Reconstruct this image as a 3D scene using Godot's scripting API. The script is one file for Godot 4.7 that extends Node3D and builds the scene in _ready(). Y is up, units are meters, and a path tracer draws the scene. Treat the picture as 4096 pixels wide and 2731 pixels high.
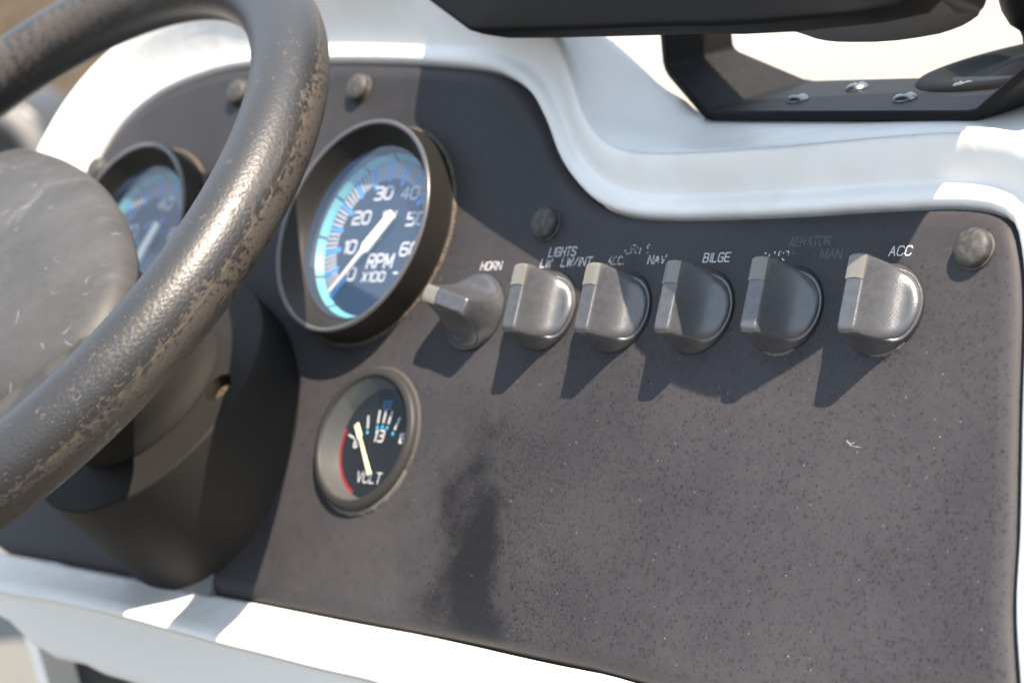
extends Node3D
# The instrument panel is the reference frame: u runs along the row of knobs, v up the panel, n out of it (metres).
const TILT := 35.0
var PB: Basis            # panel frame -> world
var PO := Vector3(0, 1.0, 0)
var UP: Vector3          # world up and world "back" (towards the bow) written in panel coordinates
var BACK: Vector3
var M := {}
var rng := RandomNumberGenerator.new()

# ---------------------------------------------------------------- nodes
func numbered(called: String) -> String:
	if not has_node(called): return called
	var k := 1
	while has_node("%s_%03d" % [called, k]): k += 1
	return "%s_%03d" % [called, k]
func thing(called, label, category, at := Vector3.ZERO, group := "", axes := Basis.IDENTITY) -> Node3D:
	var o := Node3D.new()
	o.name = numbered(called)
	add_child(o)
	o.transform = Transform3D(PB * axes, PO + PB * at)
	o.set_meta("label", label)
	o.set_meta("category", category)
	if group != "": o.set_meta("group", group)
	return o
func part(called, m, mat, parent: Node3D) -> MeshInstance3D:
	var o := MeshInstance3D.new()
	o.name = called
	o.mesh = commit(m) if m is Dictionary else m
	o.material_override = mat
	o.cast_shadow = GeometryInstance3D.SHADOW_CASTING_SETTING_ON
	parent.add_child(o, true)
	return o
# ---------------------------------------------------------------- mesh building
func mb() -> Dictionary:
	return {"v": PackedVector3Array(), "n": PackedVector3Array(), "t": PackedVector2Array(), "i": PackedInt32Array()}
func commit(m: Dictionary) -> ArrayMesh:
	var a := []
	a.resize(Mesh.ARRAY_MAX)
	a[Mesh.ARRAY_VERTEX] = m.v
	a[Mesh.ARRAY_NORMAL] = m.n
	a[Mesh.ARRAY_TEX_UV] = m.t
	a[Mesh.ARRAY_INDEX] = m.i
	var r := ArrayMesh.new()
	r.add_surface_from_arrays(Mesh.PRIMITIVE_TRIANGLES, a)
	return r
# rows of points -> smooth sheet. hint: a Vector3 the sheet faces, or {"c": point} it faces away from
func grid(m: Dictionary, rows: Array, hint = null, closed := false, uvs = null) -> void:
	var h := rows.size()
	var w: int = rows[0].size()
	var p := PackedVector3Array()
	for r in rows: p.append_array(r)
	var idx := PackedInt32Array()
	for j in h - 1:
		for i in (w if closed else w - 1):
			var i2 := (i + 1) % w
			var a := j * w + i; var b := j * w + i2; var c := (j + 1) * w + i2; var d := (j + 1) * w + i
			idx.append_array(PackedInt32Array([a, b, c, a, c, d]))
	var nn := PackedVector3Array()
	nn.resize(p.size())
	var sgn := 0.0
	for k in range(0, idx.size(), 3):
		var a := p[idx[k]]; var b := p[idx[k + 1]]; var c := p[idx[k + 2]]
		var f := (c - a).cross(b - a)          # clockwise front face
		nn[idx[k]] += f; nn[idx[k + 1]] += f; nn[idx[k + 2]] += f
		if hint is Vector3: sgn += f.dot(hint)
		elif hint is Dictionary: sgn += f.dot((a + b + c) / 3.0 - hint.c)
	var flip := hint != null and sgn < 0.0
	var base: int = m.v.size()
	for k in p.size():
		var q := nn[k].normalized()
		m.n.append(-q if flip else q)
		m.t.append(uvs[k] if uvs != null else Vector2(float(k % w) / maxf(w - 1, 1), float(k / w) / maxf(h - 1, 1)))
	m.v.append_array(p)
	for k in range(0, idx.size(), 3):
		if flip: m.i.append_array(PackedInt32Array([base + idx[k], base + idx[k + 2], base + idx[k + 1]]))
		else: m.i.append_array(PackedInt32Array([base + idx[k], base + idx[k + 1], base + idx[k + 2]]))
# flat polygon in the plane (o; x, y), facing z = x cross y (or its opposite)
func poly(m: Dictionary, pts: PackedVector2Array, o: Vector3, x: Vector3, y: Vector3, face: Vector3, uvf = null) -> void:
	var tri := Geometry2D.triangulate_polygon(pts)
	var base: int = m.v.size()
	for q in pts:
		m.v.append(o + x * q.x + y * q.y)
		m.n.append(face)
		m.t.append(uvf.call(q) if uvf != null else q)
	for k in range(0, tri.size(), 3):
		var a: Vector3 = m.v[base + tri[k]]; var b: Vector3 = m.v[base + tri[k + 1]]; var c: Vector3 = m.v[base + tri[k + 2]]
		if (c - a).cross(b - a).dot(face) >= 0: m.i.append_array(PackedInt32Array([base + tri[k], base + tri[k + 1], base + tri[k + 2]]))
		else: m.i.append_array(PackedInt32Array([base + tri[k], base + tri[k + 2], base + tri[k + 1]]))
# lathe about z through o; each profile polyline (r, z) is smooth in itself, solid on the left when walking up and in
func lathe(m: Dictionary, profiles: Array, seg := 64, o := Vector3.ZERO, ax := Basis.IDENTITY) -> void:
	for pr in profiles:
		var rows := []
		for q in pr:
			var r := PackedVector3Array()
			for i in seg:
				var a := TAU * i / seg
				r.append(o + ax * Vector3(q.x * cos(a), q.x * sin(a), q.y))
			rows.append(r)
		var before: int = m.i.size()
		grid(m, rows, null, true)
		# orient: outward is (dz, -dr)
		var q0: Vector2 = pr[0]; var q1: Vector2 = pr[pr.size() - 1]
		var nrm := Vector2(q1.y - q0.y, -(q1.x - q0.x))
		var t: int = before
		while t < m.i.size() and (m.v[m.i[t + 1]] - m.v[m.i[t]]).cross(m.v[m.i[t + 2]] - m.v[m.i[t]]).length() < 1e-14: t += 3
		if t >= m.i.size(): continue
		var a0: Vector3 = m.v[m.i[t]]; var b0: Vector3 = m.v[m.i[t + 1]]; var c0: Vector3 = m.v[m.i[t + 2]]
		var f := ax.transposed() * (c0 - a0).cross(b0 - a0)
		var cc := ax.transposed() * ((a0 + b0 + c0) / 3.0 - o)
		var rad := Vector2(cc.x, cc.y).normalized()
		if f.x * rad.x * nrm.x + f.y * rad.y * nrm.x + f.z * nrm.y < 0.0:
			for k in range(before, m.i.size(), 3):
				var s: int = m.i[k + 1]
				m.i[k + 1] = m.i[k + 2]; m.i[k + 2] = s
			for k in range(m.v.size() - rows.size() * seg, m.v.size()): m.n[k] = -m.n[k]
func inset(pts: PackedVector2Array, d: float) -> PackedVector2Array:
	var r := PackedVector2Array()
	var n := pts.size()
	var area := 0.0
	for i in n: area += pts[i].cross(pts[(i + 1) % n])
	var s := 1.0 if area > 0 else -1.0
	for i in n:
		var a := (pts[i] - pts[(i + n - 1) % n]).normalized()
		var b := (pts[(i + 1) % n] - pts[i]).normalized()
		var t := (a + b).normalized()
		var nn := Vector2(-t.y, t.x) * s
		var k := maxf(0.35, absf(nn.dot(Vector2(-a.y, a.x) * s)))
		r.append(pts[i] + nn * d / k)
	return r
# prism of a 2D outline from z0 to z1 along z = x cross y, edges rounded by bev
func prism(m: Dictionary, pts: PackedVector2Array, z0: float, z1: float, bev := 0.0005, o := Vector3.ZERO, ax := Basis.IDENTITY) -> void:
	var c := Vector2.ZERO
	for q in pts: c += q / pts.size()
	var put := func(arr: PackedVector2Array, z: float) -> PackedVector3Array:
		var r := PackedVector3Array()
		for q in arr: r.append(o + ax * Vector3(q.x, q.y, z))
		return r
	var rings := []
	var steps := [[1.0, 0.0], [0.29, 0.29], [0.0, 1.0]]
	for s in steps: rings.append([inset(pts, bev * s[0]), z0 + bev * s[1]])
	for k in [2, 1, 0]: rings.append([inset(pts, bev * steps[k][0]), z1 - bev * steps[k][1]])
	# each outline edge its own smooth strip, so that the corners stay crisp
	var n := pts.size()
	for i in n:
		var a := (pts[i] - pts[(i + n - 1) % n]).normalized()
	var rows := []
	for r in rings: rows.append(put.call(r[0], r[1]))
	var start := 0
	for i in n:
		if _turn(pts, i) > 0.6: start = i; break
	var i0 := start
	var done := false
	var any := false
	for i in n:
		if _turn(pts, i) > 0.6: any = true
	if not any:
		grid(m, rows, {"c": o + ax * Vector3(c.x, c.y, (z0 + z1) / 2)}, true)
	else:
		while not done:
			var i1 := i0 + 1
			while _turn(pts, i1 % n) <= 0.6: i1 += 1
			var strip := []
			for r in rows:
				var q := PackedVector3Array()
				for k in range(i0, i1 + 1): q.append(r[k % n])
				strip.append(q)
			var mid := (pts[i0 % n] + pts[(i0 + 1) % n]) / 2
			var dd := (pts[(i0 + 1) % n] - pts[i0 % n]).normalized()
			var nn := Vector2(dd.y, -dd.x) * (1.0 if _area(pts) > 0 else -1.0)
			grid(m, strip, ax * Vector3(nn.x, nn.y, 0))
			if i1 % n == start % n: done = true
			i0 = i1
	poly(m, inset(pts, bev), o + ax * Vector3(0, 0, z1), ax.x, ax.y, ax.z)
	poly(m, inset(pts, bev), o + ax * Vector3(0, 0, z0), ax.x, ax.y, -ax.z)
func _area(pts: PackedVector2Array) -> float:
	var a := 0.0
	for i in pts.size(): a += pts[i].cross(pts[(i + 1) % pts.size()])
	return a
func _turn(pts: PackedVector2Array, i: int) -> float:
	var n := pts.size()
	return absf((pts[i] - pts[(i + n - 1) % n]).angle_to(pts[(i + 1) % n] - pts[i]))
func rrect(w: float, h: float, r: float, k := 5) -> PackedVector2Array:
	var p := PackedVector2Array()
	for c in 4:
		var cx: float = [w / 2 - r, -w / 2 + r, -w / 2 + r, w / 2 - r][c]
		var cy: float = [h / 2 - r, h / 2 - r, -h / 2 + r, -h / 2 + r][c]
		for i in k + 1:
			var a := PI / 2 * (c + float(i) / k)
			p.append(Vector2(cx + r * cos(a), cy + r * sin(a)))
	return p
func smooth(p: PackedVector2Array, step: float, closed := false) -> PackedVector2Array:
	var n := p.size()
	var dense := PackedVector2Array()
	for i in (n if closed else n - 1):
		var a := p[(i - 1 + n) % n] if closed or i > 0 else p[0]
		var b := p[i]; var c := p[(i + 1) % n]
		var d := p[(i + 2) % n] if closed or i < n - 2 else p[n - 1]
		for k in 24: dense.append(b.cubic_interpolate(c, a, d, k / 24.0))
	if not closed: dense.append(p[n - 1])
	else: dense.append(p[0])
	var out := PackedVector2Array([dense[0]])
	var acc := 0.0
	for i in range(1, dense.size()):
		acc += dense[i].distance_to(dense[i - 1])
		if acc >= step: out.append(dense[i]); acc = 0.0
	if not closed: out[out.size() - 1] = dense[dense.size() - 1]
	return out
func tube(m: Dictionary, pts: PackedVector3Array, rad: float, seg := 10) -> void:
	var rows := []
	for i in pts.size():
		var t := (pts[mini(i + 1, pts.size() - 1)] - pts[maxi(i - 1, 0)]).normalized()
		var x := t.cross(Vector3(0.3, 0.9, 0.2)).normalized(); var y := t.cross(x)
		var r := PackedVector3Array()
		for k in seg: r.append(pts[i] + (x * cos(TAU * k / seg) + y * sin(TAU * k / seg)) * rad)
		rows.append(r)
	var c := Vector3.ZERO
	for q in pts: c += q / pts.size()
	grid(m, rows, {"c": c}, true)
# ---------------------------------------------------------------- materials
func lin(r: float, g: float, b: float) -> Color:
	return Color(r, g, b).linear_to_srgb()
func mat(c: Color, rough := 0.5, spec := 0.5, metal := 0.0) -> StandardMaterial3D:
	var s := StandardMaterial3D.new()
	s.albedo_color = c
	s.roughness = rough
	s.metallic_specular = spec
	s.metallic = metal
	return s
func noise(seed_: int, freq: float, oct := 4, type := FastNoiseLite.TYPE_SIMPLEX_SMOOTH) -> FastNoiseLite:
	var f := FastNoiseLite.new()
	f.seed = seed_
	f.frequency = freq
	f.noise_type = type
	f.fractal_octaves = oct
	if oct <= 1: f.fractal_type = FastNoiseLite.FRACTAL_NONE
	return f
func relief(s: StandardMaterial3D, f: FastNoiseLite, size: int, tiles_per_m: float, strength: float) -> void:
	var im := f.get_seamless_image(size, size)
	im.bump_map_to_normal_map(strength)
	s.normal_enabled = true
	s.normal_texture = ImageTexture.create_from_image(im)
	s.normal_scale = 1.0
	s.uv1_triplanar = true
	if s.albedo_texture == null: s.uv1_scale = Vector3.ONE * tiles_per_m
# colour mottled between two tones by noise, triplanar
func mottle(a: Color, b: Color, seed_: int, freq: float, rough: float, tiles: float, oct := 5, lo := 0.3, hi := 0.7) -> StandardMaterial3D:
	var s := mat(Color.WHITE, rough)
	var im := noise(seed_, freq, oct).get_seamless_image(256, 256)
	im.convert(Image.FORMAT_RGB8)
	for y in 256:
		for x in 256:
			im.set_pixel(x, y, a.lerp(b, smoothstep(lo, hi, im.get_pixel(x, y).r)))
	s.albedo_texture = ImageTexture.create_from_image(im)
	s.uv1_triplanar = true
	s.uv1_scale = Vector3.ONE * tiles
	return s
# ---------------------------------------------------------------- printing
const GLYPH := {
	"A": "0,0 3.5,10 7,0;1.4,3.6 5.6,3.6", "B": "0,0 0,10 5,10 6.6,8.8 6.6,6.4 5,5.3 0,5.3;5,5.3 7,4 7,1.4 5,0 0,0", "C": "7,8 5.6,10 1.6,10 0,8.2 0,1.8 1.6,0 5.6,0 7,2",
	"D": "0,0 0,10 4.6,10 7,7.5 7,2.5 4.6,0 0,0", "E": "6.4,0 0,0 0,10 6.4,10;0,5.2 5.4,5.2", "G": "7,8.2 5.6,10 1.6,10 0,8.2 0,1.8 1.6,0 5.6,0 7,1.6 7,4.8 3.6,4.8", "H": "0,0 0,10;7,0 7,10;0,5.2 7,5.2",
	"I": "1,0 1,10", "L": "0,10 0,0 6,0", "M": "0,0 0,10 4,2 8,10 8,0", "N": "0,0 0,10 7,0 7,10", "O": "1.6,0 0,1.8 0,8.2 1.6,10 5.6,10 7.2,8.2 7.2,1.8 5.6,0 1.6,0", "P": "0,0 0,10 5.4,10 7,8.6 7,6 5.4,4.7 0,4.7",
	"R": "0,0 0,10 5.4,10 7,8.6 7,6.2 5.4,4.9 0,4.9;3.6,4.9 7,0", "S": "6.8,8.4 5.4,10 1.6,10 0.2,8.6 0.2,6.6 1.6,5.4 5.4,4.8 6.8,3.4 6.8,1.4 5.4,0 1.4,0 0,1.6", "T": "0,10 7,10;3.5,10 3.5,0", "U": "0,10 0,1.8 1.6,0 5.4,0 7,1.8 7,10",
	"V": "0,10 3.5,0 7,10", "W": "0,10 2,0 4.5,8 7,0 9,10", "X": "0,0 7,10;0,10 7,0", "/": "0,0 5,10", ".": "0.8,0 1.2,0.4", "-": "0,5 6,5", ")": "1,10 2.6,8 2.6,2 1,0",
	"0": "1.6,0 0,1.6 0,8.4 1.6,10 6.4,10 8,8.4 8,1.6 6.4,0 1.6,0", "1": "1.2,8.6 3.0,10 3.0,0", "2": "0,10 6.6,10 8,8.6 8,6.4 6.6,5 1.4,5 0,3.6 0,0 8,0", "3": "0,10 6.6,10 8,8.6 8,6.4 6.6,5.1 2,5.1;6.6,5.1 8,3.7 8,1.4 6.6,0 0,0",
	"4": "6,0 6,10 0,3.2 8,3.2", "5": "8,10 0,10 0,5.6 6.6,5.6 8,4.2 8,1.4 6.6,0 0,0", "6": "7.4,10 1.6,10 0,8.4 0,1.6 1.6,0 6.4,0 8,1.6 8,4 6.4,5.4 0,5.4", "7": "0,10 8,10 3,0", "8": "1.4,5.2 0,6.6 0,8.6 1.4,10 6.6,10 8,8.6 8,6.6 6.6,5.2 1.4,5.2 0,3.8 0,1.4 1.4,0 6.6,0 8,1.4 8,3.8 6.6,5.2"}
func stroke(im: Image, a: Vector2, b: Vector2, wd: float, c: Color, wear: FastNoiseLite = null, keep := 0.0) -> void:
	var lo := Vector2(minf(a.x, b.x), minf(a.y, b.y)) - Vector2.ONE * (wd + 1.5)
	var hi := Vector2(maxf(a.x, b.x), maxf(a.y, b.y)) + Vector2.ONE * (wd + 1.5)
	for y in range(maxi(0, int(lo.y)), mini(im.get_height() - 1, int(hi.y)) + 1):
		for x in range(maxi(0, int(lo.x)), mini(im.get_width() - 1, int(hi.x)) + 1):
			var p := Vector2(x + 0.5, y + 0.5)
			var d := p.distance_to(Geometry2D.get_closest_point_to_segment(p, a, b))
			var k := clampf(wd / 2 - d + 0.5, 0, 1) * c.a
			if wear != null: k *= smoothstep(keep - 0.12, keep + 0.12, wear.get_noise_2d(x, y))
			if k > 0.004: im.set_pixel(x, y, im.get_pixel(x, y).lerp(Color(c.r, c.g, c.b), k))
# text starts at px (baseline, image y down), cap height in px; width stretch sx; shear for italics
func write(im: Image, text: String, at: Vector2, cap: float, sx: float, shear: float, wd: float, c: Color, wear: FastNoiseLite = null, keep := 0.0, centred := false) -> float:
	var x := 0.0
	for pass_ in ([0, 1] if centred else [1]):
		x = 0.0
		for ch in text:
			var wmax := 0.0
			if GLYPH.has(ch):
				for line in GLYPH[ch].split(";"):
					var prev = null
					for s in line.split(" "):
						var q: PackedFloat64Array = s.split_floats(",")
						wmax = maxf(wmax, q[0])
						var g := Vector2((q[0] + q[1] * shear) * sx, -q[1]) * cap / 10.0
						var p := at + Vector2(x, 0) + g
						if prev != null and pass_ == 1: stroke(im, prev, p, wd, c, wear, keep)
						prev = p
			else: wmax = 3.0
			x += (wmax + 2.6) * sx * cap / 10.0
		if centred and pass_ == 0: at -= Vector2((x - 2.6 * sx * cap / 10.0) / 2, 0)
	return x

func _ready() -> void:
	rng.seed = 7
	var tau := deg_to_rad(TILT)
	PB = Basis(Vector3(1, 0, 0), Vector3(0, cos(tau), -sin(tau)), Vector3(0, sin(tau), cos(tau)))
	UP = Vector3(0, cos(tau), sin(tau))
	BACK = Vector3(0, sin(tau), -cos(tau))
	# ------------------------------------------------------------ camera, sky, sun, exposure
	var cam := Camera3D.new()
	var fw := Vector3(-0.71664, 0.20174, -0.66763).normalized()
	var rt := (Vector3(0.69742, 0.21531, -0.68356) - fw * fw.dot(Vector3(0.69742, 0.21531, -0.68356))).normalized()
	cam.transform = Transform3D(PB * Basis(rt, rt.cross(fw), -fw), PO + PB * (-0.79541 * fw))
	add_child(cam)
	cam.near = 0.02
	cam.far = 400.0
	var ca := CameraAttributesPhysical.new()
	ca.frustum_focal_length = 12.0 / (784.0 / 4500.0)      # 24 mm tall frame
	ca.frustum_focus_distance = 0.69
	ca.exposure_aperture = 11.0
	ca.frustum_near = 0.02
	ca.frustum_far = 400.0
	cam.attributes = ca
	cam.fov = rad_to_deg(2.0 * atan(784.0 / 4500.0))
	cam.current = true
	var we := WorldEnvironment.new()
	var e := Environment.new()
	e.background_mode = Environment.BG_SKY
	var sm := ProceduralSkyMaterial.new()
	sm.sky_top_color = Color(0.79, 0.855, 0.935)
	sm.sky_horizon_color = Color(0.74, 0.79, 0.84)
	sm.sky_curve = 0.25
	sm.ground_bottom_color = Color(0.45, 0.41, 0.36)
	sm.ground_horizon_color = Color(0.70, 0.68, 0.64)
	sm.sun_angle_max = 20.0
	sm.energy_multiplier = 0.82
	var sky := Sky.new()
	sky.sky_material = sm
	e.sky = sky
	e.tonemap_mode = Environment.TONE_MAPPER_LINEAR
	e.tonemap_exposure = 2.85
	e.sdfgi_enabled = true
	e.ssao_enabled = true
	e.ssil_enabled = true
	we.environment = e
	add_child(we)
	var sun := DirectionalLight3D.new()
	sun.light_color = Color(1.0, 0.93, 0.85)
	sun.light_energy = 1.6
	sun.light_angular_distance = 0.5
	sun.shadow_enabled = true
	add_child(sun)
	var to_sun := (PB * Vector3(0.525, 0.655, 0.54)).normalized()
	sun.look_at_from_position(to_sun * 10.0, Vector3.ZERO, Vector3(0, 0, 1))

	materials()
	surroundings()
	console()
	instrument_panel()
	gauges()
	column()
	wheel()
	bracket()
	display()
	ball_mount()
	knobs()

func materials() -> void:
	M.gel = mottle(lin(0.81, 0.81, 0.795), lin(0.735, 0.735, 0.71), 2, 0.012, 0.42, 5.0, 6, 0.45, 0.8)
	M.gel.metallic_specular = 0.45
	relief(M.gel, noise(3, 0.06, 3), 256, 18.0, 0.5)
	M.gel_shaded = mat(lin(0.70, 0.71, 0.695), 0.45, 0.4)  # same gelcoat, darkened: the shade on the front face put into its colour
	relief(M.gel_shaded, noise(3, 0.06, 3), 256, 18.0, 0.5)
	M.black = mat(lin(0.014, 0.014, 0.0145), 0.5, 0.4)
	relief(M.black, noise(5, 0.16, 3), 256, 40.0, 2.5)
	M.display = mat(lin(0.0075, 0.0075, 0.008), 0.6, 0.15)
	M.bracket = mat(lin(0.008, 0.008, 0.0084), 0.5, 0.3)
	relief(M.bracket, noise(6, 0.2, 2), 256, 36.0, 4.0)
	M.cup = mat(lin(0.014, 0.0133, 0.0125), 0.45, 0.35)
	M.rim = mat(lin(0.06, 0.06, 0.066), 0.3, 0.6)
	M.column = mat(lin(0.0150, 0.0145, 0.0138), 0.6, 0.3)
	relief(M.column, noise(8, 0.2, 2), 256, 40.0, 2.0)
	M.knob = mottle(lin(0.036, 0.038, 0.0435), lin(0.046, 0.048, 0.0535), 9, 0.02, 0.36, 45.0)
	M.knob.metallic_specular = 0.75
	var im := noise(10, 0.22, 3).get_seamless_image(256, 256)
	im.bump_map_to_normal_map(0.9)
	M.knob.normal_enabled = true
	M.knob.normal_texture = ImageTexture.create_from_image(im)
	M.pip = mat(lin(0.135, 0.130, 0.118), 0.25, 0.5)
	M.chip = mat(lin(0.085, 0.080, 0.070), 0.8)
	M.cap = mottle(lin(0.030, 0.0292, 0.0275), lin(0.062, 0.060, 0.056), 12, 0.03, 0.6, 40.0, 4, 0.35, 0.8)
	M.glass = mat(Color(0.50, 0.72, 1.0, 0.06), 0.02, 1.0)  # bluish tint and alpha stand in for a haze of reflected sky
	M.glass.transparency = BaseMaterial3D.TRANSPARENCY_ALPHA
	M.glass_dim = mat(Color(0.7, 0.85, 1, 0.02), 0.02, 0.6)
	M.glass_dim.transparency = BaseMaterial3D.TRANSPARENCY_ALPHA
	M.teal = mat(lin(0.17, 0.50, 0.56), 0.35, 0.5)
	M.teal.backlight_enabled = true
	M.teal.backlight = Color(0.3, 0.8, 0.85)
	M.needle = mat(lin(0.80, 0.78, 0.72), 0.45)
	M.needle_yellow = mat(lin(0.78, 0.80, 0.45), 0.45)
	M.steel = mat(lin(0.24, 0.24, 0.24), 0.36, 0.5, 1.0)
	M.brass = mat(lin(0.34, 0.28, 0.17), 0.4, 0.5, 0.8)
	M.cone = mat(lin(0.13, 0.13, 0.126), 0.34, 0.5, 0.5)
	M.ringgrey = mat(lin(0.026, 0.026, 0.0257), 0.5, 0.35)
	M.caulk = mottle(lin(0.10, 0.078, 0.052), lin(0.018, 0.0165, 0.015), 15, 0.05, 0.8, 40.0)
	M.seal = mottle(lin(0.05, 0.047, 0.042), lin(0.025, 0.024, 0.0225), 16, 0.06, 0.8, 50.0)
	M.pad = pad_material()
	M.wheel = wheel_material()

func pad_material() -> StandardMaterial3D:
	var s := mat(Color.WHITE, 0.55, 0.4)
	var im := Image.create(1024, 1024, false, Image.FORMAT_RGB8)
	var n1 := noise(21, 0.006, 5); var n2 := noise(22, 0.05, 3)
	for y in 1024:
		for x in 1024:
			var k := 0.5 + 0.5 * n1.get_noise_2d(x, y) + 0.18 * n2.get_noise_2d(x, y)
			var v := lerpf(0.032, 0.060, clampf(k, 0, 1))
			im.set_pixel(x, y, lin(v, v * 0.985, v * 0.97))
	for k in 420:
		var a := Vector2(rng.randf() * 1024, rng.randf() * 1024)
		var ang := rng.randf() * TAU
		var big := rng.randf() < 0.3
		var len := rng.randf_range(20, 90) if big else rng.randf_range(4, 28)
		var c := lin(0.16, 0.16, 0.163)
		c.a = rng.randf_range(0.03, 0.13) if big else rng.randf_range(0.10, 0.55)
		var bend := rng.randf_range(-1.2, 1.2)
		for j in 5:
			var b := a + Vector2.from_angle(ang) * len / 5
			stroke(im, a, b, rng.randf_range(8, 22) if big else rng.randf_range(1.2, 4.0), c)
			a = b
			ang += bend / 3
	s.albedo_texture = ImageTexture.create_from_image(im)
	return s

func wheel_material() -> StandardMaterial3D:
	var W := 2048; var H := 256
	var im := Image.create(W, H, false, Image.FORMAT_RGB8)
	var ro := Image.create(W, H, false, Image.FORMAT_L8)
	var hm := Image.create(W, H, false, Image.FORMAT_L8)
	var n1 := noise(31, 0.11, 4); var n2 := noise(32, 0.016, 3); var n3 := noise(33, 0.30, 2); var nl := noise(34, 0.22, 3)
	for y in H:
		var psi := 360.0 * y / H - 90.0              # 0 outer side, 90 facing the driver, 180 inner
		for x in W:
			var phi := 360.0 * x / W - 180.0
			var centre := lerpf(-28.0, 132.0, smoothstep(45.0, 95.0, phi))
			var rib := smoothstep(70.0, 90.0, phi) * 0.22 * sin(x * 0.42)
			var half := lerpf(42.0, 40.0, smoothstep(45.0, 95.0, phi))
			var d := absf(psi - centre)
			var band := 1.0 - smoothstep(half - 26.0, half + 12.0, d)
			var v := n1.get_noise_2d(x, y * 1.1) * 1.0 + n2.get_noise_2d(x, y) * 0.55 + n3.get_noise_2d(x, y) * 0.35
			var dust := smoothstep(-0.06, 0.10, v + (band - 0.5) * 0.95 - 0.12 + rib)
			dust *= 0.92
			var fleck := smoothstep(0.62, 0.7, n2.get_noise_2d(x * 3.0 + 900, y * 3.0) + n1.get_noise_2d(x + 300, y) * 0.5)
			dust = maxf(dust, fleck * 0.7)
			var g := 1.0 + 0.25 * n3.get_noise_2d(x * 2, y * 2)
			var seam := 1.0 - smoothstep(0.6, 1.6, absf(y - (4.0 + 90.0) / 360.0 * H + 2.0 * n2.get_noise_2d(x, 7.0)))
			var c := lin(0.0165, 0.0165, 0.0172).lerp(lin(0.050 * g, 0.041 * g, 0.034 * g), dust)
			if phi < 60.0: c = c.lerp(lin(0.10, 0.075, 0.045), seam * 0.45)
			im.set_pixel(x, y, c)
			ro.set_pixel(x, y, Color.from_hsv(0, 0, lerpf(0.43, 0.74, dust)))
			var hgt := 0.5 + 0.34 * nl.get_noise_2d(x, y) + 0.03 * dust - 0.2 * seam
			if phi > 70.0 and phi < 178.0 and psi > 95.0 and psi < 170.0: hgt += 0.22 * sin(x * 0.42) * smoothstep(95.0, 110.0, psi) * (1.0 - smoothstep(150.0, 170.0, psi))
			hm.set_pixel(x, y, Color.from_hsv(0, 0, clampf(hgt, 0, 1)))
	var s := mat(Color.WHITE, 1.0, 0.54)
	s.albedo_texture = ImageTexture.create_from_image(im)
	s.roughness_texture = ImageTexture.create_from_image(ro)
	hm.convert(Image.FORMAT_RGB8)
	hm.bump_map_to_normal_map(0.45)
	s.normal_enabled = true
	s.normal_texture = ImageTexture.create_from_image(hm)
	return s

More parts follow.
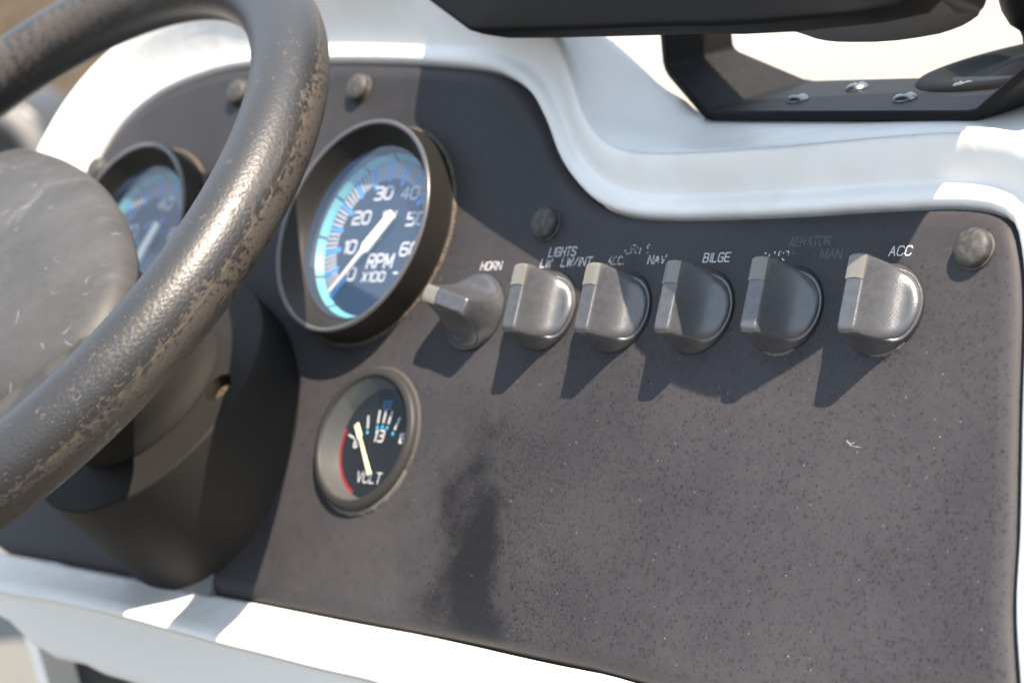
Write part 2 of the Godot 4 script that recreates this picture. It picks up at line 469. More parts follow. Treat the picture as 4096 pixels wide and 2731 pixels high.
# ---------------------------------------------------------------- what lies beyond
func surroundings() -> void:
	var g := MeshInstance3D.new()
	g.name = "ground"
	var pm := PlaneMesh.new()
	pm.size = Vector2(500, 500)
	g.mesh = pm
	g.position = Vector3(0, -0.6, 0)
	g.material_override = mottle(lin(0.065, 0.052, 0.034), lin(0.09, 0.074, 0.052), 41, 0.03, 0.95, 0.15)
	g.set_meta("kind", "structure")
	g.set_meta("label", "dry tan ground beyond the boat")
	add_child(g)
	var d := MeshInstance3D.new()
	d.name = "deck"
	var bm := BoxMesh.new()
	bm.size = Vector3(7.0, 0.08, 9.0)
	d.mesh = bm
	d.position = Vector3(-2.7, -0.04, 1.2)
	d.material_override = mottle(lin(0.088, 0.087, 0.079), lin(0.125, 0.123, 0.112), 42, 0.08, 0.9, 3.0)
	d.set_meta("kind", "structure")
	d.set_meta("label", "beige boat deck under the console")
	add_child(d)
	# an earth bank with dark scrub far behind
	var b := mb()
	var nz := noise(44, 0.08, 4)
	var rows := []
	for j in 12:
		var r := PackedVector3Array()
		for i in 80:
			var ang := lerpf(-3.7, 0.4, i / 79.0)
			var dist := 24.0 + j * 1.0
			var hh := -0.62 + 6.0 * smoothstep(0.0, 1.0, j / 11.0) * (0.8 + 0.5 * nz.get_noise_2d(i * 3.0, j * 4.0))
			r.append(Vector3(cos(ang) * dist, hh, sin(ang) * dist))
		rows.append(r)
	grid(b, rows, Vector3.UP)
	var bank := MeshInstance3D.new()
	bank.name = "hill"
	bank.mesh = commit(b)
	bank.material_override = mottle(lin(0.03, 0.022, 0.013), lin(0.05, 0.038, 0.024), 45, 0.04, 1.0, 0.3)
	bank.set_meta("kind", "structure")
	bank.set_meta("label", "brown earth bank far behind the boat")
	add_child(bank)
	# grey and black machine standing on the deck side, far out of focus
	var t := Node3D.new()
	t.name = "motor"
	add_child(t)
	t.position = Vector3(-2.34, 0.36, -1.15)
	t.scale = Vector3(0.75, 0.8, 0.75)
	t.rotation.y = 0.5
	t.set_meta("label", "blurred grey and black machine beyond the steering wheel, at the left edge")
	t.set_meta("category", "machine")
	var m1 := mb()
	lathe(m1, [[Vector2(0.02, 0.0), Vector2(0.055, 0.0), Vector2(0.06, 0.3), Vector2(0.055, 0.62), Vector2(0.03, 0.64)]], 24, Vector3.ZERO, Basis(Vector3.RIGHT, Vector3.FORWARD, Vector3.UP))
	part("shaft", m1, M.black, t)
	var m2 := mb()
	prism(m2, smooth(PackedVector2Array([Vector2(-0.17, 0.62), Vector2(-0.18, 0.78), Vector2(-0.08, 0.86), Vector2(0.1, 0.84), Vector2(0.17, 0.74), Vector2(0.15, 0.62)]), 0.02, true), -0.1, 0.1, 0.03)
	part("cowl", m2, mat(lin(0.03, 0.03, 0.032), 0.4), t)
	var m3 := mb()
	var arc := PackedVector3Array()
	for i in 16:
		var a := lerpf(-0.4, 2.6, i / 15.0)
		arc.append(Vector3(0.02 + 0.12 * cos(a), 0.72 + 0.11 * sin(a), 0.12))
	tube(m3, arc, 0.028, 12)
	part("bracket", m3, mat(lin(0.12, 0.12, 0.12), 0.6), t)

# ---------------------------------------------------------------- white console
var OUT := PackedVector2Array([Vector2(0.262, -0.140), Vector2(0.2478, -0.090), Vector2(0.2432, -0.0586), Vector2(0.2366, -0.018), Vector2(0.2318, 0.0138), Vector2(0.2268, 0.0330), Vector2(0.220, 0.0445), Vector2(0.2035, 0.0492), Vector2(0.170, 0.0500), Vector2(0.1268, 0.0496), Vector2(0.0763, 0.0504), Vector2(0.0485, 0.0530), Vector2(0.0305, 0.0585), Vector2(0.0157, 0.0676), Vector2(0.0022, 0.0799), Vector2(-0.0103, 0.0963), Vector2(-0.0245, 0.1110), Vector2(-0.0417, 0.1205), Vector2(-0.0598, 0.1260), Vector2(-0.1058, 0.1332), Vector2(-0.172, 0.1408), Vector2(-0.2407, 0.1456), Vector2(-0.2818, 0.1436), Vector2(-0.320, 0.1350), Vector2(-0.3480, 0.1180), Vector2(-0.3640, 0.0940), Vector2(-0.3720, 0.0600), Vector2(-0.3760, 0.0), Vector2(-0.3790, -0.1180)])
func normals2(p: PackedVector2Array, passes := 3) -> PackedVector2Array:
	var n := PackedVector2Array()
	for i in p.size():
		var t := (p[mini(i + 1, p.size() - 1)] - p[maxi(i - 1, 0)]).normalized()
		n.append(Vector2(t.y, -t.x))
	for k in passes:
		var q := n.duplicate()
		for i in range(1, p.size() - 1): q[i] = (n[i - 1] + n[i] * 2 + n[i + 1]).normalized()
		n = q
	return n
func console() -> void:
	var t := thing("boat_console", "white fibreglass boat console around the dark instrument panel", "boat console")
	var pth := smooth(OUT, 0.005)
	var nn := normals2(pth, 6)
	var m := mb()
	var prof := [Vector2(0.0002, -0.009), Vector2(0.0004, -0.003), Vector2(0.0012, -0.0004), Vector2(0.003, 0.0006), Vector2(0.0052, 0.0004), Vector2(0.0070, -0.0003), Vector2(0.0085, -0.0009), Vector2(0.0100, -0.0003), Vector2(0.0120, 0.0016), Vector2(0.0145, 0.0041), Vector2(0.0172, 0.0063), Vector2(0.0198, 0.0079), Vector2(0.0216, 0.0085), Vector2(0.0230, 0.0085)]
	var rows := []
	var wide := PackedFloat32Array()
	for q in pth: wide.append(lerpf(1.46, 1.0, smoothstep(-0.06, 0.02, q.x)))
	for k in prof.size():
		var r := PackedVector3Array()
		for i in pth.size():
			var dd: float = prof[k].x * lerpf(1.0, wide[i], smoothstep(0.009, 0.015, prof[k].x))
			var hh: float = prof[k].y * (lerpf(1.0, wide[i], 1.75) if prof[k].y > 0.001 else 1.0)
			r.append(Vector3(pth[i].x + nn[i].x * dd, pth[i].y + nn[i].y * dd, hh))
		rows.append(r)
	# over the edge and back along the level top
	var ends := [0.0, 0.006, 0.015]
	var far_ := PackedFloat32Array()
	for q in pth:
		var L := interp([[-0.06, 0.016], [-0.0245, 0.012], [-0.0103, 0.042], [0.0022, 0.064], [0.0157, 0.069], [0.0305, 0.078], [0.0485, 0.128]], q.x, true) if q.y < 0.130 else 0.016
		far_.append(L)
	for kk in 9:
		var r := PackedVector3Array()
		for i in pth.size():
			var s := [0.03, 0.08, 0.16, 0.28, 0.42, 0.6, 0.8, 0.96, 1.0][kk] as float
			var base := Vector3(pth[i].x + nn[i].x * 0.0240 * wide[i], pth[i].y + nn[i].y * 0.0240 * wide[i], 0.0079 * lerpf(1.0, wide[i], 1.75))
			var p := base + BACK * far_[i] * s
			# the right-hand side settles to the level of the dash top
			p += UP * (0.0638 - base.dot(UP)) * smoothstep(-0.005, 0.045, base.x) * smoothstep(0.0, 0.050, far_[i] * s) * smoothstep(0.036, 0.0480, pth[i].y)
			if kk == 8: p -= UP * 0.004
			r.append(p)
		rows.append(r)
	var dr := PackedVector3Array()
	for i in pth.size():
		var p: Vector3 = rows[rows.size() - 1][i]
		dr.append(p - UP * maxf(0.02, p.dot(UP) - 0.045))
	grid(m, rows, Vector3(0, 0.3, 1))
	grid(m, [rows[rows.size() - 1], dr], BACK)
	part("upper_moulding", m, M.gel, t)
	# level top behind it
	var top := mb()
	var hs := 0.0600
	var o := UP * hs
	prism(top, PackedVector2Array([Vector2(-0.36, 0.10), Vector2(0.42, 0.10), Vector2(0.42, 1.0), Vector2(-0.62, 1.0), Vector2(-0.62, 0.5)]), -0.03, 0.0, 0.004, o, Basis(Vector3.RIGHT, BACK, UP))
	var dt := mat(lin(0.245, 0.228, 0.206), 0.6, 0.3)
	relief(dt, noise(4, 0.09, 3), 256, 10.0, 1.5)
	part("dash_top", top, dt, t)
	# ledge and front face under the panel
	var lg := mb()
	var us := PackedFloat32Array()
	var rowset := []
	var bot := Curve.new()
	var bpts := [[-0.46, -0.1165], [-0.346, -0.1174], [-0.223, -0.1188], [-0.159, -0.1206], [-0.032, -0.1222], [0.078, -0.1250], [0.13, -0.1285], [0.262, -0.140], [0.36, -0.142]]
	var wpts := [[-0.46, 0.0262], [-0.302, 0.0250], [-0.255, 0.0222], [-0.189, 0.0228], [-0.102, 0.0264], [-0.028, 0.0283], [0.046, 0.0312], [0.12, 0.034], [0.36, 0.036]]
	var dpts := [[-0.46, 0.002], [-0.345, 0.008], [-0.3135, 0.0170], [-0.287, 0.0300], [-0.277, 0.0340], [-0.255, 0.0338], [-0.2317, 0.0370], [-0.1, 0.044], [0.1, 0.052], [0.36, 0.058]]
	var n := 90
	for k in 15: rowset.append(PackedVector3Array())
	for i in n:
		var u := lerpf(-0.40, 0.34, i / (n - 1.0))
		var v := interp(bpts, u); var w := interp(wpts, u); var dn := interp(dpts, u)
		var p0 := Vector3(u, v, -0.004)
		var f := -BACK
		var q := [p0, p0 + Vector3(0, -0.0006, 0.0036), p0 + Vector3(0, -0.002, 0.0046)]
		var a0 := p0 + Vector3(0, -0.002, 0.0046)
		q.append(a0 + f * (w * 0.3) - UP * 0.0012)
		q.append(a0 + f * (w * 0.7) - UP * 0.0016)
		var ed := a0 + f * w - UP * 0.002
		q.append(ed - f * 0.006 + UP * 0.0003)
		q.append(ed - f * 0.0022 - UP * 0.0003)
		q.append(ed - f * 0.0005 - UP * 0.0018)
		q.append(ed - UP * 0.0034)
		q.append(ed - UP * 0.0037 - f * 0.0034)
		q.append(ed - UP * (0.10 * dn + 0.0050) - f * 0.0032)
		q.append(ed - UP * (0.8 * dn + 0.004) - f * 0.0020)
		q.append(ed - UP * (dn + 0.002) - f * 0.003)
		q.append(ed - UP * (dn + 0.006) - f * 0.008)
		q.append(ed - UP * (dn + 0.006) - f * 0.05)
		for k in 15: rowset[k].append(q[k])
	grid(lg, rowset.slice(0, 10), Vector3(0, 0.3, 1))
	part("lower_ledge", lg, M.gel, t)
	var fc := mb()
	grid(fc, rowset.slice(9, 15), Vector3(0, -0.3, 1))
	part("front_face", fc, M.gel_shaded, t)
	# pedestal: a light side post and a near-black block painting the shade in the knee opening
	var pd := mb()
	prism(pd, PackedVector2Array([Vector2(-0.480, 0.0), Vector2(-0.468, 0.0), Vector2(-0.468, 0.30), Vector2(-0.480, 0.30)]), -0.9, -0.152, 0.004, Vector3(0, -0.0, 0), Basis(Vector3.RIGHT, BACK, UP))
	part("pedestal", pd, M.gel, t)
	var kn := mb()
	prism(kn, PackedVector2Array([Vector2(-0.468, 0.02), Vector2(0.30, 0.02), Vector2(0.30, 0.28), Vector2(-0.468, 0.28)]), -0.9, -0.156, 0.002, Vector3.ZERO, Basis(Vector3.RIGHT, BACK, UP))
	part("knee_shade_block", kn, mat(lin(0.02, 0.02, 0.02), 0.7), t)  # solid dark block where the opening lies in deep shade
	# light patch showing where the panel is cut away under the column
	var nt := mb()
	prism(nt, PackedVector2Array([Vector2(-0.219, -0.1200), Vector2(-0.158, -0.1215), Vector2(-0.160, -0.104), Vector2(-0.2205, -0.098)]), -0.003, 0.0007, 0.0003)
	part("cutout_edge", nt, mat(lin(0.13, 0.14, 0.15), 0.6), t)
func interp(a: Array, x: float, straight := false) -> float:
	if x <= a[0][0]: return a[0][1]
	for i in a.size() - 1:
		if straight and x <= a[i + 1][0]: return lerpf(a[i][1], a[i + 1][1], (x - a[i][0]) / (a[i + 1][0] - a[i][0]))
		if x <= a[i + 1][0]: return lerpf(a[i][1], a[i + 1][1], smoothstep(0, 1, clampf((x - a[i][0]) / (a[i + 1][0] - a[i][0]), 0, 1)))
	return a[a.size() - 1][1]

# ---------------------------------------------------------------- the dark panel
const PX := 3103.0        # texels per metre on the panel
func tp(u: float, v: float) -> Vector2:
	return Vector2((u + 0.40) * PX, (0.19 - v) * PX)
func panel_material() -> StandardMaterial3D:
	var W := 2048; var H := 1040
	var spots := PackedByteArray(); spots.resize(W * H)
	for k in 70000:
		var x := rng.randf_range(700, 2040); var y := rng.randf_range(430, 1030)
		var u := x / W
		var dens := smoothstep(0.5, 0.72, u) * smoothstep(0.42, 0.62, y / H) + 0.10
		if rng.randf() > dens: continue
		var r := pow(rng.randf(), 4.0) * 1.7 + 0.45
		var a := int(rng.randf_range(60, 230))
		for yy in range(int(y - r - 1), int(y + r + 2)):
			for xx in range(int(x - r - 1), int(x + r + 2)):
				if xx < 0 or yy < 0 or xx >= W or yy >= H: continue
				var d := Vector2(xx - x, yy - y).length()
				var val := int(a * clampf(r - d + 0.5, 0, 1))
				if val > spots[yy * W + xx]: spots[yy * W + xx] = val
	var n1 := noise(51, 0.0035, 4).get_image(W, H).get_data()
	var n2 := noise(52, 0.05, 4).get_image(W, H).get_data()
	var n3 := noise(53, 0.24, 2).get_image(W, H).get_data()
	var n4 := noise(54, 0.011, 4).get_image(W, H).get_data()
	var alb := PackedByteArray(); alb.resize(W * H * 3)
	var rou := PackedByteArray(); rou.resize(W * H)
	# sRGB bytes of dusty film and of bare plastic
	var dust := Vector3(0.0430, 0.0412, 0.0452); var bare := Vector3(0.0110, 0.0115, 0.0140)
	var lut := PackedByteArray()
	for k in 1024: lut.append(int(round(Color(k / 1023.0 * 0.25, 0, 0).linear_to_srgb().r * 255)))
	var i := 0
	for y in H:
		var v := 0.19 - y / PX
		# run of dark washed plastic below the HORN and LIGHTS knobs
		var f := clampf((-0.006 - v) / 0.112, 0.0, 1.0)
		var xl := (lerpf(-0.021, -0.020, f) + 0.40) * PX
		var xr := (lerpf(-0.008, 0.037, f) + 0.40) * PX
		var on := smoothstep(-0.02, 0.34, f)
		for x in W:
			var a := n1[i] / 255.0; var b := n2[i] / 255.0; var c := n3[i] / 255.0; var d := n4[i] / 255.0
			var k := 0.80 + 0.45 * (a - 0.5) + 0.22 * (b - 0.5) + 0.14 * (c - 0.5)
			var edge := minf((x - xl) / 92.0, (xr - x) / 58.0) + (a - 0.5) * 0.7 + (d - 0.5) * 0.8
			var st := smoothstep(-0.6, 0.95, edge) * (0.60 + 0.40 * smoothstep(0.25, 0.7, f + (d - 0.5) * 0.6))
			var fine := c * 0.7 + b * 0.3
			k -= on * st * (0.36 + 0.56 * smoothstep(0.68 - 0.46 * st, 0.74 - 0.40 * st, fine))
			# speckled fringe to the right of the run
			var fr := on * (1.0 - smoothstep(0.0, 260.0, x - xr)) * (1.0 if x > xr else 0.0)
			k -= fr * 0.46 * smoothstep(0.50, 0.60, fine)
			# towards the top: cleaner plastic, and shade below the arch darkened into the colour
			k -= 0.24 * smoothstep(0.03, 0.12, v)
			k -= spots[i] / 255.0 * 0.56
			k = clampf(k, 0.0, 1.05)
			alb[i * 3] = lut[int((bare.x + (dust.x - bare.x) * k) * 4092)]
			alb[i * 3 + 1] = lut[int((bare.y + (dust.y - bare.y) * k) * 4092)]
			alb[i * 3 + 2] = lut[int((bare.z + (dust.z - bare.z) * k) * 4092)]
			rou[i] = int(255 * (0.40 + 0.24 * k))
			i += 1
	var im := Image.create_from_data(W, H, false, Image.FORMAT_RGB8, alb)
	# white flecks, scratches and a hair
	for k in 240:
		var p := Vector2(rng.randf_range(900, 2030), rng.randf_range(480, 1030))
		var c := lin(0.5, 0.5, 0.5); c.a = rng.randf_range(0.2, 0.8)
		stroke(im, p, p + Vector2(rng.randf_range(-1.5, 1.5), rng.randf_range(-1.5, 1.5)), rng.randf_range(0.3, 0.8), c)
	for k in 46:
		var p := Vector2(rng.randf_range(1150, 1960), rng.randf_range(440, 620)) if k < 30 else Vector2(rng.randf_range(1000, 2000), rng.randf_range(600, 1000))
		var c := lin(0.15, 0.15, 0.16); c.a = rng.randf_range(0.03, 0.16)
		var an := rng.randf() * TAU
		for j in 5:
			var q := p + Vector2.from_angle(an) * rng.randf_range(6, 18)
			stroke(im, p, q, 0.8, c)
			p = q; an += rng.randf_range(-0.3, 0.4)
	var hair := lin(0.32, 0.30, 0.27)
	stroke(im, tp(0.1735, -0.0342), tp(0.1752, -0.0353), 1.2, hair)
	stroke(im, tp(0.1752, -0.0353), tp(0.1768, -0.0346), 0.7, hair)
	stroke(im, tp(0.1752, -0.0358), tp(0.1796, -0.0362), 0.6, hair)
	var s := mat(Color.WHITE, 1.0, 0.33)
	s.albedo_texture = ImageTexture.create_from_image(im)
	s.roughness_texture = ImageTexture.create_from_image(Image.create_from_data(W, H, false, Image.FORMAT_L8, rou))
	return s
# one word of thin raised print, laid down in short dabs; those that the wear has taken are left out
func letter(parent: Node3D, text: String, at: Vector2, cap: float, sx: float, shear: float, wd: float, mt: Material, wear: FastNoiseLite, keep: float) -> void:
	var m := mb()
	var x := 0.0
	var lift := 0.00005
	for ch in text:
		var wmax := 0.0
		for line in GLYPH[ch].split(";"):
			var prev = null
			for st in line.split(" "):
				var q: PackedFloat64Array = st.split_floats(",")
				wmax = maxf(wmax, q[0])
				var p := at + Vector2(x + (q[0] + q[1] * shear) * sx * cap / 10.0, q[1] * cap / 10.0)
				if prev != null:
					lift += 0.0000025
					var d: Vector2 = (p - prev).normalized()
					var len: float = p.distance_to(prev)
					var n := maxi(1, int(len / 0.0003))
					for k in n:
						var a: Vector2 = prev + d * (len * k / n - (wd * 0.4 if k == 0 else 0.0))
						var b: Vector2 = prev + d * (len * (k + 1) / n + (wd * 0.4 if k == n - 1 else 0.0))
						var c := (a + b) * 500.0
						var v := wear.get_noise_2d(c.x * 1.6, c.y * 1.6)
						if v < keep: continue
						var h := d.orthogonal() * wd * 0.5 * clampf(0.55 + (v - keep) * 2.2, 0.4, 1.0)
						grid(m, [PackedVector3Array([Vector3(a.x + h.x, a.y + h.y, lift), Vector3(b.x + h.x, b.y + h.y, lift)]), PackedVector3Array([Vector3(a.x - h.x, a.y - h.y, lift), Vector3(b.x - h.x, b.y - h.y, lift)])], Vector3(0, 0, 1))
				prev = p
		x += (wmax + 2.6) * sx * cap / 10.0
	if m.v.size() > 0: part("lettering", m, mt, parent)
func instrument_panel() -> void:
	var t := thing("instrument_panel", "dark weathered instrument panel with worn white lettering set in the console", "instrument panel")
	var ring := smooth(OUT, 0.004)
	var b := [[-0.346, -0.1174], [-0.223, -0.1188], [-0.159, -0.1206], [-0.032, -0.1222], [0.078, -0.1250], [0.13, -0.1285], [0.19, -0.1330], [0.240, -0.1370], [0.2535, -0.1340]]
	ring.remove_at(ring.size() - 1)
	for k in b: ring.append(Vector2(k[0], k[1] + 0.0006))
	ring.remove_at(0)
	var m := mb()
	var uvf := func(q: Vector2) -> Vector2: return Vector2((q.x + 0.40) * PX / 2048.0, (0.19 - q.y) * PX / 1040.0)
	# the edge rolls over: steps of (inset, height)
	var steps := [[0.0, -0.0062], [0.0004, -0.0042], [0.0014, -0.0024], [0.0030, -0.0011], [0.0052, -0.0003], [0.0078, 0.0]]
	var rows := []
	var uvs := []
	var last: PackedVector2Array
	for s in steps:
		var p := inset(ring, s[0])
		var r := PackedVector3Array()
		for q in p:
			r.append(Vector3(q.x, q.y, s[1]))
			uvs.append(uvf.call(q))
		rows.append(r)
		last = p
	grid(m, rows, Vector3(0, 0, 1), true, uvs)
	var clean := Geometry2D.offset_polygon(ring, -0.0078, Geometry2D.JOIN_MITER)
	# openings for the three dials
	var face := last
	for h in [[-0.104, 0.0491, 0.0445, PI / 2], [-0.2885, 0.0490, 0.0450, PI / 2], [-0.0751, -0.0446, 0.0290, -PI / 2]]:
		var cut := PackedVector2Array()
		for k in 65:
			var a: float = h[3] + 0.0003 + (TAU - 0.0006) * k / 64.0
			cut.append(Vector2(h[0], h[1]) + Vector2.from_angle(a) * h[2])
		var d := Vector2.from_angle(h[3])
		cut.append(Vector2(h[0], h[1]) + d * 0.2 + d.orthogonal() * 0.000013)
		cut.append(Vector2(h[0], h[1]) + d * 0.2 - d.orthogonal() * 0.000013)
		var res := Geometry2D.clip_polygons(face, cut)
		var best := 0.0
		for q in res:
			if absf(_area(q)) > best:
				best = absf(_area(q)); face = q
	last = face
	poly(m, last if Geometry2D.triangulate_polygon(last).size() > 0 else clean[0], Vector3.ZERO, Vector3.RIGHT, Vector3.UP, Vector3(0, 0, 1), uvf)
	M.panel = panel_material()
	part("faceplate", m, M.panel, t)
	var white := mat(lin(0.50, 0.50, 0.51), 0.7)
	var ghost := mat(lin(0.060, 0.058, 0.058), 0.6)
	var wear := noise(61, 0.55, 3)
	letter(t, "HORN", Vector2(-0.0287, 0.0312), 0.0034, 1.0, 0.12, 0.00045, white, wear, -0.5)
	letter(t, "LIGHTS", Vector2(0.0101, 0.0361), 0.0037, 0.84, 0.12, 0.00044, white, wear, -0.42)
	letter(t, "LW", Vector2(0.0066, 0.0316), 0.0034, 1.0, 0.12, 0.00045, white, wear, -0.3)
	letter(t, "LW/INT", Vector2(0.0184, 0.0317), 0.0035, 0.98, 0.12, 0.00045, white, wear, -0.42)
	letter(t, "ACC.", Vector2(0.0440, 0.0319), 0.0032, 0.86, 0.12, 0.00044, white, wear, -0.02)
	letter(t, "LIGHTS", Vector2(0.0520, 0.0362), 0.0034, 0.80, 0.12, 0.00044, white, wear, 0.24)
	letter(t, "NAV", Vector2(0.0652, 0.0317), 0.0033, 1.0, 0.10, 0.00044, white, wear, -0.25)
	letter(t, "BILGE", Vector2(0.0930, 0.0317), 0.0034, 0.98, 0.06, 0.00044, white, wear, -0.5)
	letter(t, "AERATOR", Vector2(0.1322, 0.0367), 0.0033, 0.86, 0.08, 0.0006, ghost, wear, -0.25)
	letter(t, "AUTO", Vector2(0.1208, 0.0316), 0.0033, 1.0, 0.08, 0.00044, white, wear, 0.0)
	letter(t, "MAN", Vector2(0.1473, 0.0317), 0.0033, 1.0, 0.08, 0.0006, ghost, wear, -0.35)
	letter(t, "ACC", Vector2(0.1765, 0.0320), 0.0033, 1.04, 0.10, 0.00045, white, wear, -0.7)
	# domed rubber caps over the screws
	var cm := mb()
	lathe(cm, [[Vector2(0.0074, -0.001), Vector2(0.0074, 0.0006)], [Vector2(0.0074, 0.0006), Vector2(0.0072, 0.0009), Vector2(0.0068, 0.001)], [Vector2(0.0068, 0.001), Vector2(0.0069, 0.0024), Vector2(0.0067, 0.0034), Vector2(0.0060, 0.0043), Vector2(0.0045, 0.0050), Vector2(0.0022, 0.0054), Vector2(0.0, 0.0055)]], 40)
	var cmesh := commit(cm)
	for q in [[0.2109, 0.0331], [0.0058, 0.0499], [-0.1397, 0.1229], [-0.2371, 0.1295], [-0.352, 0.095]]:
		var o := part("screw_cap", cmesh, M.cap, t)
		o.position = Vector3(q[0], q[1], 0.0)
		o.rotation.z = q[0] * 20.0

# ---------------------------------------------------------------- gauges
func dial_image(px: int, bg: Color) -> Image:
	var im := Image.create(px, px, false, Image.FORMAT_RGB8)
	im.fill(bg)
	return im
func dial_material(im: Image) -> StandardMaterial3D:
	var s := mat(Color.WHITE, 0.55, 0.3)
	s.albedo_texture = ImageTexture.create_from_image(im)
	return s
func disc(r: float, z: float) -> Dictionary:
	var m := mb()
	var pts := PackedVector2Array()
	for i in 72: pts.append(Vector2.from_angle(TAU * i / 72) * r)
	poly(m, pts, Vector3(0, 0, z), Vector3.RIGHT, Vector3.UP, Vector3(0, 0, 1), func(q: Vector2) -> Vector2: return Vector2(0.5 + q.x / (2 * r), 0.5 - q.y / (2 * r)))
	return m
func big_gauge(called: String, label: String, at: Vector3, R: float, im: Image, needle_from: float, tail: float, tip: float) -> void:
	var t := thing(called, label, "gauge", at)
	var k := R / 0.0505
	var sc := func(a: Array) -> Array:
		var r := []
		for q in a: r.append(Vector2(q.x * k, q.y))
		return r
	var m := mb()
	lathe(m, [sc.call([Vector2(0.0512, -0.002), Vector2(0.0512, 0.001), Vector2(0.0508, 0.0022)]), sc.call([Vector2(0.0508, 0.0022), Vector2(0.0503, 0.0135), Vector2(0.0501, 0.0143)])], 96)
	lathe(m, [sc.call([Vector2(0.0479, 0.0143), Vector2(0.0472, 0.013), Vector2(0.0425, 0.0068)]), sc.call([Vector2(0.0425, 0.0068), Vector2(0.0412, 0.0056), Vector2(0.0405, 0.0052)])], 96)
	part("bezel", m, M.cup, t)
	var rm := mb()
	lathe(rm, [sc.call([Vector2(0.0502, 0.0142), Vector2(0.05, 0.0149), Vector2(0.0494, 0.0152), Vector2(0.0486, 0.0151), Vector2(0.0480, 0.0148), Vector2(0.0478, 0.0142)])], 96)
	part("bezel_lip", rm, M.rim, t)
	var ck := mb()
	lathe(ck, [sc.call([Vector2(0.0524, 0.0), Vector2(0.0522, 0.0007), Vector2(0.0514, 0.0012), Vector2(0.0508, 0.0013)])], 96)
	part("sealant", ck, M.caulk, t)
	var wl := mb()
	lathe(wl, [sc.call([Vector2(0.0406, 0.0054), Vector2(0.0399, 0.0022), Vector2(0.0392, 0.0004)])], 96)
	part("dial_wall", wl, M.ringgrey, t)
	# translucent ring round the dial, in segments with narrow gaps
	for s in 12:
		var rows := []
		for q in [Vector2(0.0392, 0.0004), Vector2(0.0380, -0.0014), Vector2(0.0369, -0.0031)]:
			var r := PackedVector3Array()
			for i in 13:
				var a := deg_to_rad(-1.0 + 30.0 * s + 0.9 + 28.2 * i / 12.0)
				r.append(Vector3(cos(a) * q.x * k, sin(a) * q.x * k, q.y))
			rows.append(r)
		var sg := mb()
		grid(sg, rows, Vector3(0, 0, 1))
		part("light_ring", sg, M.teal, t)
	var bk := mb()
	lathe(bk, [sc.call([Vector2(0.0396, 0.0000), Vector2(0.0373, -0.0036)])], 72)
	part("ring_backing", bk, M.cup, t)
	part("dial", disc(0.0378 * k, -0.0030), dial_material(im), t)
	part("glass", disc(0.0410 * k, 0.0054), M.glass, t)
	# needle: a broad white body, then a thin pointer
	var a := Basis(Vector3(0, 0, 1), needle_from)
	var nd := mb()
	prism(nd, PackedVector2Array([Vector2(-tail, -0.0026), Vector2(0.0072, -0.0030), Vector2(0.0092, -0.0016), Vector2(0.0108, -0.0010), Vector2(tip, -0.0005), Vector2(tip, 0.0005), Vector2(0.0108, 0.0010), Vector2(0.0092, 0.0016), Vector2(0.0072, 0.0030), Vector2(-tail, 0.0026)]), -0.0012, 0.0003, 0.0003, Vector3.ZERO, a)
	lathe(nd, [[Vector2(0.0016, -0.003), Vector2(0.0016, -0.0012)]], 16)
	part("needle", nd, M.needle, t)
